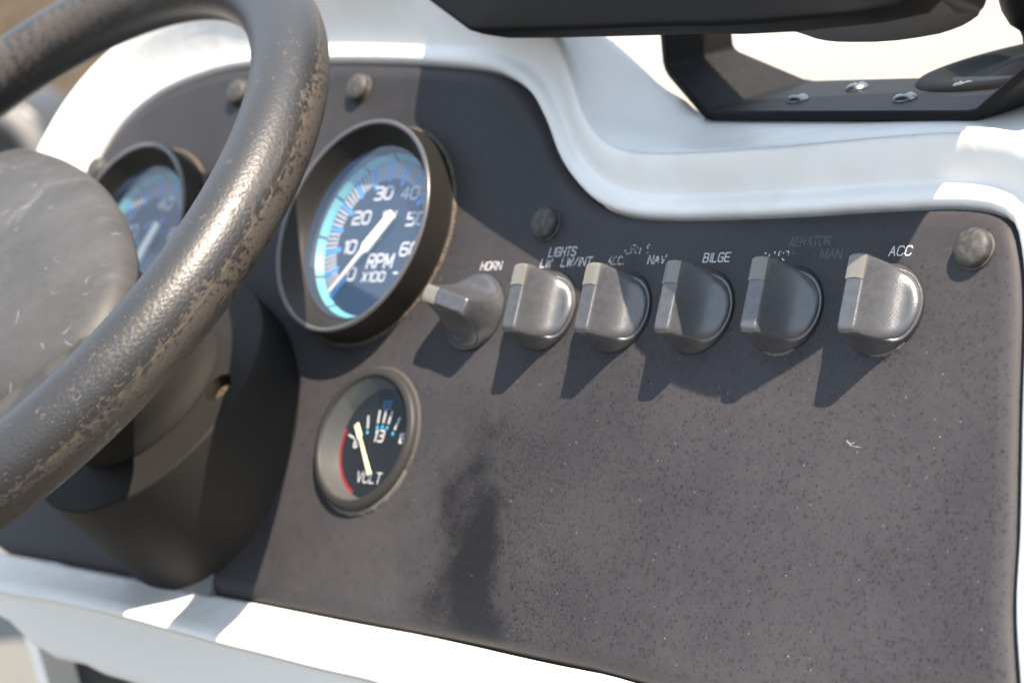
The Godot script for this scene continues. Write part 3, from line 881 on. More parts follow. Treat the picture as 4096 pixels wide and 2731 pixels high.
func gauges() -> void:
	var white := lin(0.50, 0.51, 0.54)
	var blue := lin(0.05, 0.26, 0.72)
	var bg := lin(0.012, 0.017, 0.029)  # face tinted navy: the sky reflected in the glass put into the colour
	# rev counter: 600 texels across 75.6 mm
	var px := 640
	var q := func(mm: Vector2) -> Vector2: return Vector2(px / 2.0 + mm.x / 75.6 * px, px / 2.0 - mm.y / 75.6 * px)
	var pm := px / 75.6
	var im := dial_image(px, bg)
	for k in 61:
		var ang := deg_to_rad(-131.0 - k * 270.0 / 70.0)
		var big := k % 5 == 0
		var d := Vector2.from_angle(ang)
		stroke(im, q.call(d * (28.8 if not big else 28.0)), q.call(d * 36.2), (0.85 if not big else 1.7) * pm, blue if big else white)
		if k % 10 == 0: stroke(im, q.call(d * 27.2), q.call(d * 26.6), 2.2 * pm, blue)
	for k in range(61, 71):
		var d := Vector2.from_angle(deg_to_rad(-131.0 - k * 270.0 / 70.0))
		stroke(im, q.call(d * 28.6), q.call(d * 36.2), 1.0 * pm, white)
	for s in [["0", -13.6, -19.6], ["10", -19.4, -6.6], ["20", -15.8, 7.4], ["30", -4.2, 18.8], ["40", 14.0, 17.9], ["50", 22.2, 5.4], ["60", 22.6, -8.8]]:
		write(im, s[0], q.call(Vector2(s[1], s[2])), 5.7 * pm, 1.08, 0.04, 1.0 * pm, white, null, 0, true)
	write(im, "-", q.call(Vector2(17.2, -19.8)), 5.6 * pm, 0.7, 0.0, 1.1 * pm, white, null, 0, true)
	write(im, "RPM", q.call(Vector2(4.6, -14.2)), 6.2 * pm, 1.0, 0.06, 1.05 * pm, white, null, 0, true)
	write(im, "X100", q.call(Vector2(2.4, -20.6)), 4.2 * pm, 1.08, 0.06, 0.75 * pm, white, null, 0, true)
	for s in 4: stroke(im, q.call(Vector2(0.4, 11.4) + Vector2.from_angle(PI * s / 4) * 1.7), q.call(Vector2(0.4, 11.4) - Vector2.from_angle(PI * s / 4) * 1.7), 0.6 * pm, white)
	write(im, ".V", q.call(Vector2(6.0, 10.2)), 2.2 * pm, 0.8, 0.2, 0.6 * pm, white)
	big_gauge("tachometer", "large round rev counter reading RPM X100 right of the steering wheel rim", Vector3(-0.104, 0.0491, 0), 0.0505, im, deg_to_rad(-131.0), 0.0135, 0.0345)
	# left dial, half hidden by the wheel
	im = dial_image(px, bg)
	for k in 61:
		var ang := deg_to_rad(-131.0 - k * 270.0 / 60.0)
		var big := k % 5 == 0
		var d := Vector2.from_angle(ang)
		stroke(im, q.call(d * (28.6 if not big else 27.8)), q.call(d * 36.2), (0.8 if not big else 1.7) * pm, blue if big else white)
	for s in [["0", -15.0, -19.0], ["20", -20.5, 7.0], ["40", 4.5, 21.0], ["60", 21.0, 4.0]]:
		write(im, s[0], q.call(Vector2(s[1], s[2])), 6.2 * pm, 1.0, 0.06, 1.2 * pm, white, null, 0, true)
	for s in [[-8, 12], [-5, 14], [5, 15], [-12, 4], [8, 9]]: stroke(im, q.call(Vector2(s[0], s[1])), q.call(Vector2(s[0] + 1.2, s[1] + 0.4)), 1.8 * pm, blue)
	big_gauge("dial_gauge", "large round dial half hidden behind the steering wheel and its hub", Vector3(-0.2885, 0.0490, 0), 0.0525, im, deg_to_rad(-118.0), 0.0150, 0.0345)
	# voltmeter
	px = 420
	var vq := func(mm: Vector2) -> Vector2: return Vector2(420 / 2.0 + mm.x / 51.0 * 420, 420 / 2.0 - mm.y / 51.0 * 420)
	pm = 420 / 51.0
	im = dial_image(420, lin(0.004, 0.004, 0.0045))
	var red := lin(0.22, 0.008, 0.008)
	for k in 30:
		var a0 := deg_to_rad(168 + k * 2.6); var a1 := deg_to_rad(168 + (k + 1) * 2.6)
		stroke(im, vq.call(Vector2.from_angle(a0) * 23.9), vq.call(Vector2.from_angle(a1) * 23.9), 1.6 * pm, red)
	for s in [[-9.8, 9.2, 0.25], [-3.4, 11.8, 0.1], [0.4, 12.1, 0.0], [4.2, 11.8, -0.14], [9.6, 9.2, -0.3]]:
		var d := Vector2(-s[2], 1).normalized() * 2.5
		stroke(im, vq.call(Vector2(s[0], s[1]) - d), vq.call(Vector2(s[0], s[1]) + d), 1.15 * pm, white)
		stroke(im, vq.call(Vector2(s[0], s[1]) - d * 1.85), vq.call(Vector2(s[0], s[1]) - d * 1.9), 1.5 * pm, lin(0.05, 0.4, 0.75))
	write(im, "1", vq.call(Vector2(-3.6, 1.0)), 4.8 * pm, 0.9, 0.05, 0.95 * pm, white)
	write(im, "3", vq.call(Vector2(-0.5, 1.0)), 4.8 * pm, 0.78, 0.05, 0.9 * pm, white)
	write(im, "8", vq.call(Vector2(-14.6, -2.2)), 3.6 * pm, 0.7, 0.0, 0.9 * pm, white, null, 0, true)
	write(im, "18", vq.call(Vector2(14.6, 1.0)), 3.8 * pm, 0.62, 0.0, 0.9 * pm, white, null, 0, true)
	stroke(im, vq.call(Vector2(-20.5, 3.0)), vq.call(Vector2(-16.8, 1.8)), 0.9 * pm, white)
	var bl := lin(0.03, 0.16, 0.34)
	for s in [[-2, 15.6, 2.4, 15.6], [2.4, 15.6, 2.4, 18.8], [2.4, 18.8, -2, 18.8], [-2, 18.8, -2, 15.6], [-1, 17.2, 1.4, 17.2]]: stroke(im, vq.call(Vector2(s[0], s[1])), vq.call(Vector2(s[2], s[3])), 0.8 * pm, bl)
	write(im, "VOLT", vq.call(Vector2(-0.6, -17.4)), 4.5 * pm, 1.0, 0.06, 0.62 * pm, white, null, 0, true)
	var t := thing("voltmeter", "small round volt gauge with pale needle below the rev counter", "gauge", Vector3(-0.0751, -0.0446, 0))
	var m := mb()
	lathe(m, [[Vector2(0.0316, -0.001), Vector2(0.0316, 0.0016)], [Vector2(0.0316, 0.0016), Vector2(0.0313, 0.0028), Vector2(0.0306, 0.0036), Vector2(0.0296, 0.0040), Vector2(0.0282, 0.0040)], [Vector2(0.0282, 0.0040), Vector2(0.0275, 0.0037), Vector2(0.0271, 0.0031)]], 96)
	part("bezel", m, M.ringgrey, t)
	var ck := mb()
	lathe(ck, [[Vector2(0.0328, 0.0), Vector2(0.0326, 0.0006), Vector2(0.0319, 0.0011), Vector2(0.0314, 0.0012)]], 96)
	part("sealant", ck, M.seal, t)
	var cp := mb()
	var crow := [PackedVector3Array(), PackedVector3Array(), PackedVector3Array()]
	for i in 41:
		var a := deg_to_rad(lerpf(-118.0, -22.0, i / 40.0))
		var wv := 0.0010 * sin(PI * i / 40.0) * (0.7 + 0.5 * sin(i * 1.7) * sin(i * 0.6))
		for k in 3: crow[k].append(Vector3(cos(a), sin(a), 0) * [0.0318, 0.0326 + wv * 0.8, 0.0329 + wv][k] + Vector3(0, 0, [0.0014, 0.0009, 0.0][k]))
	grid(cp, crow, Vector3(0, 0, 1))
	part("sealant", cp, M.chip, t)
	var cn := mb()
	lathe(cn, [[Vector2(0.0272, 0.0031), Vector2(0.0258, -0.0030), Vector2(0.0246, -0.0062)]], 96)
	part("inner_wall", cn, M.cone, t)
	part("dial", disc(0.0255, -0.0060), dial_material(im), t)
	part("glass", disc(0.0273, 0.0030), M.glass_dim, t)
	var nd := mb()
	var from := Vector2(0.6, -13.4); var to := Vector2(-15.2, 7.6)
	var dir := (to - from).normalized()
	var len := from.distance_to(to) * 0.001
	prism(nd, PackedVector2Array([Vector2(-0.001, -0.0011), Vector2(len * 0.72, -0.0006), Vector2(len * 0.72, -0.0013), Vector2(len, -0.0013), Vector2(len, 0.0013), Vector2(len * 0.72, 0.0013), Vector2(len * 0.72, 0.0006), Vector2(-0.001, 0.0011)]), -0.0048, -0.0040, 0.0002, Vector3(from.x, from.y, 0) * 0.001, Basis(Vector3(0, 0, 1), dir.angle()))
	part("needle", nd, M.needle_yellow, t)

# ---------------------------------------------------------------- knobs
func knobs() -> void:
	var R := 0.01685; var H := 0.0182
	var m := mb()
	var NA := 160; var NR := 84
	var prof := func(x: float) -> float:
		var a := absf(x) * 1000.0
		# flat-topped grip, concave scoops falling to a low shoulder that lifts a little at the edge
		var z := 0.0182
		if a > 2.9:
			var q := minf(a - 2.9, 1.1)
			z -= 0.001 * (1.1 - sqrt(maxf(0.0, 1.21 - q * q)))
		if a > 3.9:
			var s := minf((a - 3.9) / 9.0, 1.0)
			var low := 0.0046 - 0.00022 * (a - 6.0)
			z = low + (0.01755 - low) * pow(1.0 - s, 2.5)
		return z
	var topr := func(z: float) -> float: return 0.01660 - 0.0015 * smoothstep(0.0, 0.0060, z) - 0.0011 * z / 0.0182
	var rows := []
	for j in NR + 1:
		var rho := sin(PI / 2 * float(j) / NR)
		var r := PackedVector3Array()
		for i in NA:
			var a := TAU * i / NA
			var x0 := rho * cos(a) * 0.0152
			var z: float = prof.call(x0)
			var rr: float = topr.call(z)
			var fil := clampf((rho - 0.84) / 0.16, 0, 1)
			z -= 0.0018 * (1.0 - sqrt(maxf(0.0, 1.0 - fil * fil)))
			r.append(Vector3(rho * cos(a) * rr, rho * sin(a) * rr, z))
		rows.append(r)
	var edge: PackedVector3Array = rows[NR]
	for s in [0.03, 0.12, 0.35, 0.6, 0.85, 1.0]:
		var r := PackedVector3Array()
		for i in NA:
			var a := TAU * i / NA
			var z: float = edge[i].z * (1.0 - s)
			var rr: float = topr.call(z) + 0.0003 * sin(PI * minf(s * 2, 1.0)) * 0.5
			r.append(Vector3(cos(a) * rr, sin(a) * rr, z))
		rows.append(r)
	grid(m, rows, {"c": Vector3(0, 0, 0.006)}, true)
	var body := commit(m)
	# pale insert at the pointing end, wrapping over the edge
	var pm := mb()
	var prow := []
	for s in 14:
		var r := PackedVector3Array()
		for k in 9:
			var x := lerpf(-0.0036, 0.0036, k / 8.0)
			var rr: float = topr.call(0.018)
			var ye := sqrt(rr * rr - x * x)
			var y: float; var z: float
			if s <= 7:
				y = lerpf(ye - 0.0088, ye - 0.0014, s / 7.0); z = 0.01848 - 0.0003 * smoothstep(0.6, 1.0, absf(x) / 0.0036)
			else:
				var f := (s - 7) / 6.0
				var an := f * PI / 2
				y = ye - 0.0014 + sin(an) * 0.0016 + f * 0.0003; z = 0.01848 - (1.0 - cos(an)) * 0.0014 - maxf(0, f - 0.5) * 0.006 - 0.0003 * smoothstep(0.6, 1.0, absf(x) / 0.0036)
			r.append(Vector3(x, y, z))
		prow.append(r)
	grid(pm, prow, Vector3(0, 0.3, 1))
	var side1 := PackedVector3Array(); var side2 := PackedVector3Array()
	for e in [0, 8]:
		side1 = PackedVector3Array(); side2 = PackedVector3Array()
		for s in 14:
			side1.append(prow[s][e]); side2.append(prow[s][e] - Vector3(0, 0.0003, 0.0008))
		grid(pm, [side1, side2], Vector3(-1 if e == 0 else 1, 0, 0))
	grid(pm, [prow[0], PackedVector3Array(Array(prow[0]).map(func(p): return p - Vector3(0, 0, 0.0008)))], Vector3(0, -1, 0))
	var pip := commit(pm)
	var sm := mb()
	lathe(sm, [[Vector2(0.0168, 0.0), Vector2(0.0167, 0.0004), Vector2(0.0166, 0.0006), Vector2(0.0150, 0.0006)]], 64)
	var seal := commit(sm)
	var chm := mb()
	var cr := [PackedVector3Array(), PackedVector3Array(), PackedVector3Array()]
	for i in 17:
		var a := deg_to_rad(lerpf(-112.0, -62.0, i / 16.0))
		var w := 0.0008 * sin(PI * i / 16.0) * (0.8 + 0.35 * sin(i * 2.1))
		for k in 3: cr[k].append(Vector3(cos(a), sin(a), 0) * [0.0162, 0.0166 + w * 0.8, 0.0168 + w][k] + Vector3(0, 0, [0.0008, 0.0007, 0.0][k]))
	grid(chm, cr, Vector3(0, 0, 1))
	var chip := commit(chm)
	var K := [
		[-0.0257, 0.0125, 76.0, "black rotary knob turned sideways beneath the word HORN"],
		[0.0155, 0.0129, 0.0, "sunlit rotary knob next to HORN knob, with LW lettering at its tip"],
		[0.0553, 0.0123, 0.0, "rotary knob with LW/INT lettering at its left, shade across its right edge"],
		[0.0959, 0.0123, 0.0, "half shaded rotary knob between the NAV and BILGE lettering"],
		[0.1361, 0.0127, 0.0, "fully shaded rotary knob below the faded AERATOR lettering"],
		[0.1780, 0.0126, 0.0, "brightly lit rotary knob beneath the ACC lettering, nearest the round screw cap"]]
	for k in K:
		var t := thing("rotary_knob", k[3], "knob", Vector3(k[0], k[1], 0), "row of black rotary switch knobs", Basis(Vector3(0, 0, 1), deg_to_rad(k[2])))
		var b := part("body", body, M.knob, t)
		b.position.z = 0.0006
		var p := part("pointer_insert", pip, M.pip, t)
		p.position.z = 0.0006
		part("gasket", seal, M.cup, t)
		if k[0] > 0.12:
			var ch := part("gasket_edge", chip, M.chip, t)
			ch.rotation.z = 0.3 if k[0] > 0.15 else 0.0

# ---------------------------------------------------------------- steering column and wheel
var WAX := Vector3(0.02, 0.388, 1.0)
var WC := Vector3(-0.1964, -0.0039, 0.1321)
func wheel_axes() -> Basis:
	var z := WAX.normalized()
	var x := Vector3(0, 1, 0).cross(z).normalized()
	return Basis(x, z.cross(x), z)
func column() -> void:
	var t := thing("steering_column", "dark grey tilted steering column cover with recessed screw, behind the wheel", "steering column", Vector3(-0.1966, -0.0506, 0))
	var A := wheel_axes()
	var zf := 0.0385
	var cf := A.z * zf
	var m := mb()
	var rows := []
	for s in [[-0.06, 0.0], [0.0, 0.0], [0.25, 0.0], [0.5, 0.0], [0.75, 0.0], [0.97, 0.0]]:
		var r := PackedVector3Array()
		for i in 96:
			var a := TAU * i / 96
			var p := Vector3(cos(a), sin(a), 0) * 0.0716
			var q := cf + A * Vector3(cos(a), sin(a), 0) * 0.0672
			r.append(p.lerp(q, s[0]))
		rows.append(r)
	for s in [[0.0671, -0.0008], [0.0667, -0.0002], [0.0660, 0.0]]:
		var r := PackedVector3Array()
		for i in 96:
			var a := TAU * i / 96
			r.append(cf + A * Vector3(cos(a) * s[0], sin(a) * s[0], s[1]))
		rows.append(r)
	grid(m, rows, {"c": cf * 0.5}, true)
	# front face with a hole for the screw
	var pts := PackedVector2Array()
	var hole := Vector2(0.0510, 0.0045); var hr := 0.0074
	for i in 73:
		var a := hole.angle() + TAU * (i / 72.0) 
		if i == 72: a -= 0.0004
		pts.append(Vector2.from_angle(a) * 0.0660)
	for i in 29:
		var a := hole.angle() - TAU * (i / 28.0)
		if i == 28: a += 0.002
		pts.append(hole + Vector2.from_angle(a) * hr)
	poly(m, pts, cf, A.x, A.y, A.z)
	part("cover", m, M.column, t)
	var hw := mb()
	lathe(hw, [[Vector2(hr, 0.0), Vector2(hr, -0.009)], [Vector2(hr, -0.009), Vector2(0.0, -0.009)]], 32, cf + A * Vector3(hole.x, hole.y, 0), A)
	part("screw_recess", hw, M.cup, t)
	var sc := mb()
	lathe(sc, [[Vector2(0.0054, -0.009), Vector2(0.0054, -0.0055), Vector2(0.0044, -0.0040), Vector2(0.0014, -0.0034)], [Vector2(0.0014, -0.0038), Vector2(0.0012, -0.0055), Vector2(0.0, -0.0055)]], 24, cf + A * Vector3(hole.x, hole.y, 0), A)
	part("screw", sc, M.brass, t)
	var nk := mb()
	lathe(nk, [[Vector2(0.0425, 0.0), Vector2(0.0420, 0.002), Vector2(0.0405, 0.005), Vector2(0.039, 0.010), Vector2(0.038, 0.03), Vector2(0.037, 0.07), Vector2(0.036, 0.075)], [Vector2(0.036, 0.075), Vector2(0.0, 0.075)]], 64, cf + A * Vector3(0, 0, 0.0003), A)
	part("neck", nk, M.column, t)
func wheel() -> void:
	var A := wheel_axes()
	var t := thing("steering_wheel", "worn black steering wheel with dusty rim and scuffed grey hub pad", "steering wheel", WC, "", A)
	var m := mb()
	var rows := []
	var uvs := []
	var R := 0.165; var r0 := 0.0161
	for i in 361:
		var phi := deg_to_rad(i - 180.0)
		var e := Vector3(cos(phi), sin(phi), 0)
		var r := PackedVector3Array()
		for k in 49:
			var psi := deg_to_rad(360.0 * k / 48 - 90.0)
			r.append(e * (R + r0 * cos(psi)) + Vector3(0, 0, r0 * sin(psi)))
			uvs.append(Vector2(i / 360.0, k / 48.0))
		rows.append(r)
	grid(m, rows, null, false, uvs)
	# orient outwards
	if m.n[12].dot(m.v[12] - Vector3(-R, 0, 0)) < 0:
		for k in m.n.size(): m.n[k] = -m.n[k]
		for k in range(0, m.i.size(), 3):
			var s: int = m.i[k + 1]
			m.i[k + 1] = m.i[k + 2]; m.i[k + 2] = s
	part("rim", m, M.wheel, t)
	var outl := smooth(PackedVector2Array([Vector2(-0.084, 0.0830), Vector2(-0.035, 0.0758), Vector2(0.013, 0.0576), Vector2(0.050, 0.0365), Vector2(0.080, 0.0130), Vector2(0.0925, -0.0040), Vector2(0.0980, -0.0205), Vector2(0.0960, -0.0360), Vector2(0.087, -0.0470), Vector2(0.070, -0.0650), Vector2(0.045, -0.086), Vector2(0.020, -0.106), Vector2(0.0, -0.116), Vector2(-0.030, -0.116), Vector2(-0.062, -0.100), Vector2(-0.092, -0.076), Vector2(-0.120, -0.052), Vector2(-0.138, -0.022), Vector2(-0.136, 0.018), Vector2(-0.118, 0.060)]), 0.006, true)
	var c := Vector2(-0.02, -0.01)
	var pm := mb()
	var pr := []
	var puv := []
	for s in [[0.96, -0.024], [0.992, -0.022], [0.999, -0.0195], [0.984, -0.0155], [0.965, -0.0125], [0.93, -0.0100], [0.87, -0.0078], [0.75, -0.0050], [0.55, -0.002], [0.3, 0.0], [0.0, 0.001]]:
		var r := PackedVector3Array()
		for q in outl:
			var p: Vector2 = c + (q - c) * s[0]
			r.append(Vector3(p.x, p.y, s[1]))
			puv.append(Vector2(0.5 + p.x * 3.4, 0.5 - p.y * 3.4))
		pr.append(r)
	grid(pm, pr, {"c": Vector3(c.x, c.y, -0.05)}, true, puv)
	part("hub_pad", pm, M.pad, t)
	var lp := mb()
	var lr := []
	for s in [[1.0, -0.0265], [1.055, -0.0262], [1.062, -0.0250], [1.056, -0.0236], [1.0, -0.0232]]:
		var r := PackedVector3Array()
		for q in outl:
			var p: Vector2 = c + Vector2(-0.004, -0.007) + (q - c) * (s[0] - 0.05)
			r.append(Vector3(p.x, p.y, s[1]))
		lr.append(r)
	grid(lp, lr, {"c": Vector3(c.x, c.y, -0.025)}, true)
	part("hub_pad_lip", lp, mat(lin(0.05, 0.048, 0.046), 0.5), t)
	# spokes behind the pad
	var spoke := mb()
	prism(spoke, PackedVector2Array([Vector2(0.02, -0.040), Vector2(0.09, -0.034), Vector2(0.148, -0.028), Vector2(0.154, -0.020), Vector2(0.154, 0.020), Vector2(0.148, 0.028), Vector2(0.09, 0.034), Vector2(0.02, 0.040)]), -0.019, -0.0125, 0.003)
	var sp := commit(spoke)
	var smat := mottle(lin(0.022, 0.021, 0.020), lin(0.036, 0.034, 0.031), 71, 0.03, 0.7, 8.0)
	for a in [-38.0, 218.0, 90.0]:
		if a == 90.0: continue
		var o := part("spoke", sp, smat, t)
		o.rotation.z = deg_to_rad(a)
	var hb := mb()
	lathe(hb, [[Vector2(0.037, -0.055), Vector2(0.044, -0.050), Vector2(0.048, -0.040), Vector2(0.050, -0.018)]], 48)
	part("hub_boss", hb, M.column, t)

# ---------------------------------------------------------------- bracket, display, ball mount on the dash
var HS := 0.06409
func bracket_axes() -> Basis:
	return Basis((Vector3.RIGHT * 0.9475 - BACK * 0.3198).normalized(), (Vector3.RIGHT * 0.3198 + BACK * 0.9475).normalized(), UP)
func bracket_origin() -> Vector3:
	return Vector3.RIGHT * 0.0356 + BACK * 0.1044 + UP * HS
func slab4(m: Dictionary, a: Array, n: Vector3, th: float) -> void:
	# quad sheet with thickness th along n (corner order front0, front1, back1, back0)
	var b := a.map(func(p): return p + n * th)
	grid(m, [PackedVector3Array([b[0], b[1]]), PackedVector3Array([b[3], b[2]])], n)
	grid(m, [PackedVector3Array([a[0], a[1]]), PackedVector3Array([a[3], a[2]])], -n)
	for k in 4:
		var k2 := (k + 1) % 4
		var cen: Vector3 = (a[0] + a[1] + a[2] + a[3]) / 4.0
		grid(m, [PackedVector3Array([a[k], a[k2]]), PackedVector3Array([b[k], b[k2]])], (a[k] + a[k2]) / 2.0 - cen)
func bracket() -> void:
	var A := bracket_axes()
	var t := thing("mounting_bracket", "black U-shaped steel bracket screwed down on the white console top", "bracket", bracket_origin(), "", A)
	# cross sections along x: front (y=0) and back edge of the bent strip; [x, y_front, y_back, z]
	var st := [[-0.0200, 0.0, 0.034, 0.120], [-0.0238, 0.0, 0.034, 0.0420], [-0.0272, 0.0, 0.0345, 0.0262], [-0.0268, 0.0, 0.035, 0.0225], [-0.0245, 0.0, 0.036, 0.0190], [-0.0040, 0.0, 0.053, 0.0022], [-0.0018, 0.0, 0.055, 0.0008], [0.001, 0.0, 0.055, 0.0002], [0.004, 0.0, 0.055, 0.0], [0.168, 0.0, 0.055, 0.0], [0.172, 0.0, 0.055, 0.0004], [0.176, 0.0, 0.055, 0.0014], [0.206, 0.0, 0.040, 0.0165], [0.212, 0.0, 0.038, 0.022], [0.214, 0.0, 0.036, 0.032], [0.214, 0.0, 0.036, 0.12]]
	var th := 0.0042
	var m := mb()
	var lo := []; var hi := []
	for k in st.size():
		var a: Array = st[maxi(k - 1, 0)]; var b: Array = st[mini(k + 1, st.size() - 1)]
		var tg := Vector2(b[0] - a[0], b[3] - a[3]).normalized()
		var nn := Vector2(-tg.y, tg.x)
		var q: Array = st[k]
		lo.append([Vector3(q[0], q[1], q[3]), Vector3(q[0], q[2], q[3])])
		hi.append([Vector3(q[0] + nn.x * th, q[1], q[3] + nn.y * th), Vector3(q[0] + nn.x * th, q[2], q[3] + nn.y * th)])
	var e := 0.0007
	var strips := [[], [], [], []]
	var ring_rows := []
	for k in st.size():
		var ins := Vector3(0, e, 0)
		var up_: Vector3 = (hi[k][0] - lo[k][0]).normalized() * e
		ring_rows.append([lo[k][0] + ins, lo[k][0] + up_, hi[k][0] - up_, hi[k][0] + ins, hi[k][1] - ins, hi[k][1] - up_, lo[k][1] + up_, lo[k][1] - ins])
	for pr in [[1, 2, Vector3(0, -1, 0)], [3, 4, Vector3(0, 0, 1)], [5, 6, Vector3(0, 1, 0)], [7, 0, Vector3(0, 0, -1)], [2, 3, Vector3(0, -1, 1)], [0, 1, Vector3(0, -1, -1)], [4, 5, Vector3(0, 1, 1)], [6, 7, Vector3(0, 1, -1)]]:
		var r1 := PackedVector3Array(); var r2 := PackedVector3Array()
		for k in st.size():
			r1.append(ring_rows[k][pr[0]]); r2.append(ring_rows[k][pr[1]])
		grid(m, [r1, r2], pr[2])
	part("strap", m, M.bracket, t)
	var sm := mb()
	lathe(sm, [[Vector2(0.0047, 0.0), Vector2(0.0047, 0.0004), Vector2(0.0042, 0.0013), Vector2(0.0031, 0.0021), Vector2(0.0017, 0.0024)], [Vector2(0.0017, 0.0024), Vector2(0.0013, 0.0010), Vector2(0.0, 0.0010)]], 32)
	var smesh := commit(sm)
	for q in [[0.0426, 0.0178], [0.0570, 0.0372], [0.1131, 0.0175], [0.1253, 0.0352]]:
		var o := part("screw", smesh, M.steel, t)
		o.position = Vector3(q[0], q[1], th + 0.0001)
func display() -> void:
	var e1 := Vector3(0.97, -0.162, 0.171).normalized()
	var w := Vector3(0.139, 0.98, 0.139)
	w = (w - e1 * w.dot(e1)).normalized()
	var nf := e1.cross(w)
	var t := thing("marine_display", "black display unit hanging over the panel in its bracket, top cut off", "display", Vector3(-0.017, 0.119, 0.047), "", Basis(e1, w, nf))
	# outline of the front edge: x, y, set back
	var o := [[-0.060, 0.060, 0.008], [-0.0535, 0.0164, 0.008], [-0.0065, 0.0010, 0.0042], [0.006, -0.0005, 0.0023], [0.040, -0.0011, 0.0022], [0.084, -0.0013, 0.0026], [0.1326, -0.0018, 0.0018], [0.166, -0.0032, -0.0006], [0.196, -0.0036, -0.0026], [0.2154, -0.0022, -0.001], [0.231, 0.0000, 0.003], [0.242, 0.0050, 0.011], [0.262, 0.026, 0.013], [0.285, 0.092, 0.014], [0.288, 0.175, 0.013], [0.270, 0.190, 0.010], [-0.040, 0.190, 0.004], [-0.060, 0.175, 0.006]]
	var c := Vector3(0.12, 0.09, 0)
	var ring := func(s: float, z: float, k: float) -> PackedVector3Array:
		var r := PackedVector3Array()
		for q in o:
			var p := Vector3(q[0], q[1], -q[2] * k)
			r.append(Vector3(c.x + (p.x - c.x) * s, c.y + (p.y - c.y) * s, p.z + z))
		return r
	var m := mb()
	var secs := [[0.985, 0.0006, 1.0], [0.995, 0.0003, 1.0], [1.0, -0.0008, 1.0]]
	var rows := []
	for s in secs: rows.append(ring.call(s[0], s[1], s[2]))
	grid(m, rows, {"c": c - Vector3(0, 0, 0.02)}, true)
	rows = []
	for s in [[1.0, -0.0008, 1.0], [0.999, -0.008, 1.0], [0.99, -0.014, 1.0]]: rows.append(ring.call(s[0], s[1], s[2]))
	grid(m, rows, {"c": c - Vector3(0, 0, 0.02)}, true)
	rows = []
	for s in [[0.99, -0.014, 1.0], [0.93, -0.022, 0.8], [0.78, -0.040, 0.4], [0.5, -0.055, 0.0], [0.0, -0.056, 0.0]]: rows.append(ring.call(s[0], s[1], s[2]))
	grid(m, rows, {"c": c - Vector3(0, 0, 0.02)}, true)
	part("housing", m, M.display, t)
	var f := mb()
	rows = []
	for s in [[0.985, 0.0006, 1.0], [0.97, 0.0009, 1.0], [0.90, 0.0009, 0.8], [0.0, 0.0009, 0.0]]: rows.append(ring.call(s[0], s[1], s[2]))
	grid(f, rows, Vector3(0, 0, 1), true)
	part("bezel", f, M.display, t)
	var sc := mb()
	prism(sc, rrect(0.20, 0.125, 0.004), 0.0, 0.0016, 0.0004, Vector3(0.118, 0.098, 0.0004))
	part("screen", sc, mat(lin(0.012, 0.013, 0.015), 0.08, 0.5), t)
	# swivel cradle below and behind, with screws and a cable block
	var ft := [[0.118, 0.017], [0.139, 0.012], [0.160, 0.010], [0.180, 0.0095], [0.200, 0.009], [0.220, 0.010], [0.238, 0.012], [0.250, 0.018], [0.256, 0.030]]
	var bk := [[0.083, 0.0258], [0.0994, 0.0181], [0.1162, 0.0151], [0.1347, 0.0121], [0.1492, 0.0086], [0.1613, 0.0076], [0.1850, 0.0073], [0.2078, 0.0092], [0.2183, 0.0116], [0.2253, 0.0147], [0.2276, 0.0204], [0.232, 0.045]]
	var rr := []
	var nK := 24
	for s in 5:
		var r := PackedVector3Array()
		for i in nK:
			var a := _along(ft, i / (nK - 1.0)); var b := _along(bk, i / (nK - 1.0))
			var f2: float = s / 4.0
			var q := a.lerp(b, f2)
			r.append(Vector3(q.x, q.y - 0.0012 * sin(PI * f2), lerpf(-0.022, -0.060, f2)))
		rr.append(r)
	var cr := mb()
	grid(cr, rr, Vector3(0, -1, 0.2))
	var up1 := PackedVector3Array()
	for p in rr[4]: up1.append(p + Vector3(0, 0.05, -0.004))
	grid(cr, [rr[4], up1], Vector3(0, 0, -1))
	part("cradle", cr, mat(lin(0.036, 0.032, 0.026), 0.6), t)
	var sm := mb()
	lathe(sm, [[Vector2(0.0052, -0.001), Vector2(0.0052, 0.0006), Vector2(0.0044, 0.0013), Vector2(0.0016, 0.0018)], [Vector2(0.0016, 0.0018), Vector2(0.0012, 0.0008), Vector2(0.0, 0.0008)]], 24, Vector3.ZERO, Basis(Vector3(1, 0, 0), Vector3(0, 0, 1), Vector3(0, -1, 0)))
	var smesh := commit(sm)
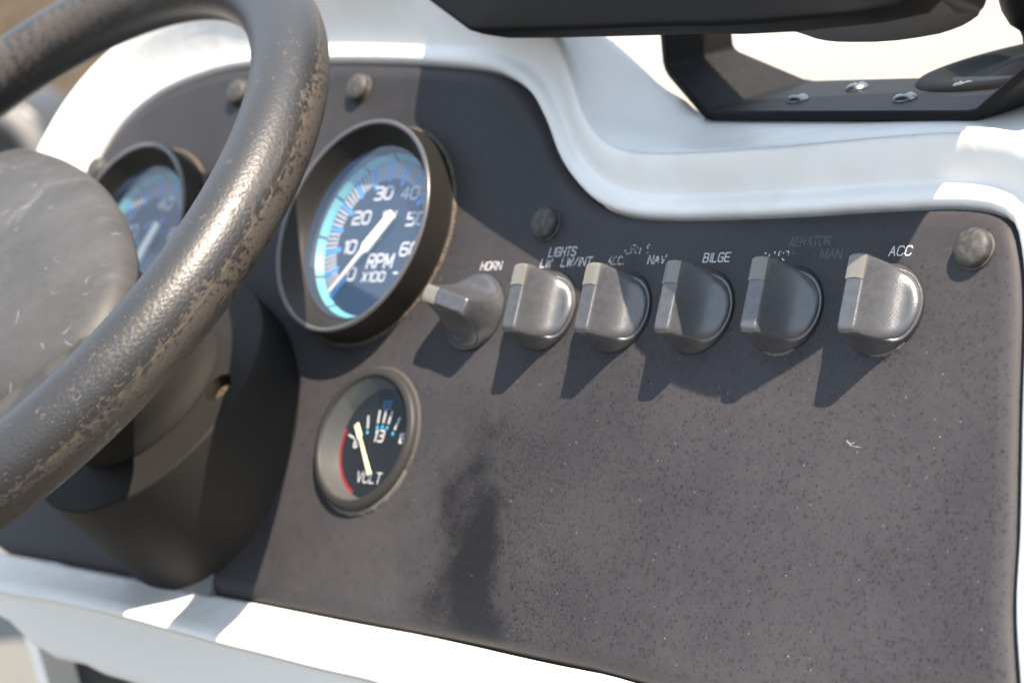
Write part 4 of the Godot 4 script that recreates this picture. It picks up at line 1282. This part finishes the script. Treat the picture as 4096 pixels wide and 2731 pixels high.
	for q in [[0.1712, 0.0082, -0.0325], [0.2165, 0.0090, -0.0287]]:
		var oo := part("screw", smesh, mat(lin(0.03, 0.028, 0.024), 0.35, 0.5, 0.5), t)
		oo.position = Vector3(q[0], q[1], q[2])
	var cb := mb()
	prism(cb, rrect(0.032, 0.020, 0.004), -0.050, -0.027, 0.002, Vector3(0.2235, 0.0225, 0.0))
	part("cable_block", cb, M.black, t)
	for k in 2:
		var rb := mb()
		prism(rb, rrect(0.028, 0.003, 0.001), -0.025, -0.022, 0.0006, Vector3(0.2235, 0.0175 + 0.006 * k, 0.0))
		part("rib", rb, M.black, t)
func _along(a: Array, f: float) -> Vector2:
	var x := f * (a.size() - 1)
	var i := mini(int(x), a.size() - 2)
	return Vector2(a[i][0], a[i][1]).lerp(Vector2(a[i + 1][0], a[i + 1][1]), x - i)
func ball_mount() -> void:
	var at := Vector3.RIGHT * 0.179 + BACK * 0.143 + UP * (HS - 0.001)
	var t := thing("ball_mount", "round black ball mount standing on the console top behind the bracket", "mount", at, "", Basis(Vector3.RIGHT, BACK, UP))
	var m := mb()
	lathe(m, [[Vector2(0.053, 0.0), Vector2(0.0545, 0.0018), Vector2(0.0545, 0.0044), Vector2(0.0525, 0.0066), Vector2(0.0485, 0.0074), Vector2(0.043, 0.0068), Vector2(0.037, 0.0042), Vector2(0.026, 0.0040), Vector2(0.018, 0.0080), Vector2(0.0, 0.009)]], 64)
	part("base_disc", m, M.display, t)
	var p := mb()
	lathe(p, [[Vector2(0.0115, 0.006), Vector2(0.0112, 0.016), Vector2(0.0118, 0.0185)], [Vector2(0.0118, 0.0185), Vector2(0.0150, 0.0215), Vector2(0.0172, 0.027), Vector2(0.0180, 0.034)], [Vector2(0.0180, 0.034), Vector2(0.0174, 0.0345), Vector2(0.0174, 0.0365), Vector2(0.0180, 0.037)], [Vector2(0.0180, 0.037), Vector2(0.0178, 0.048), Vector2(0.0160, 0.060), Vector2(0.012, 0.068), Vector2(0.0, 0.070)]], 48)
	part("socket", p, M.black, t)
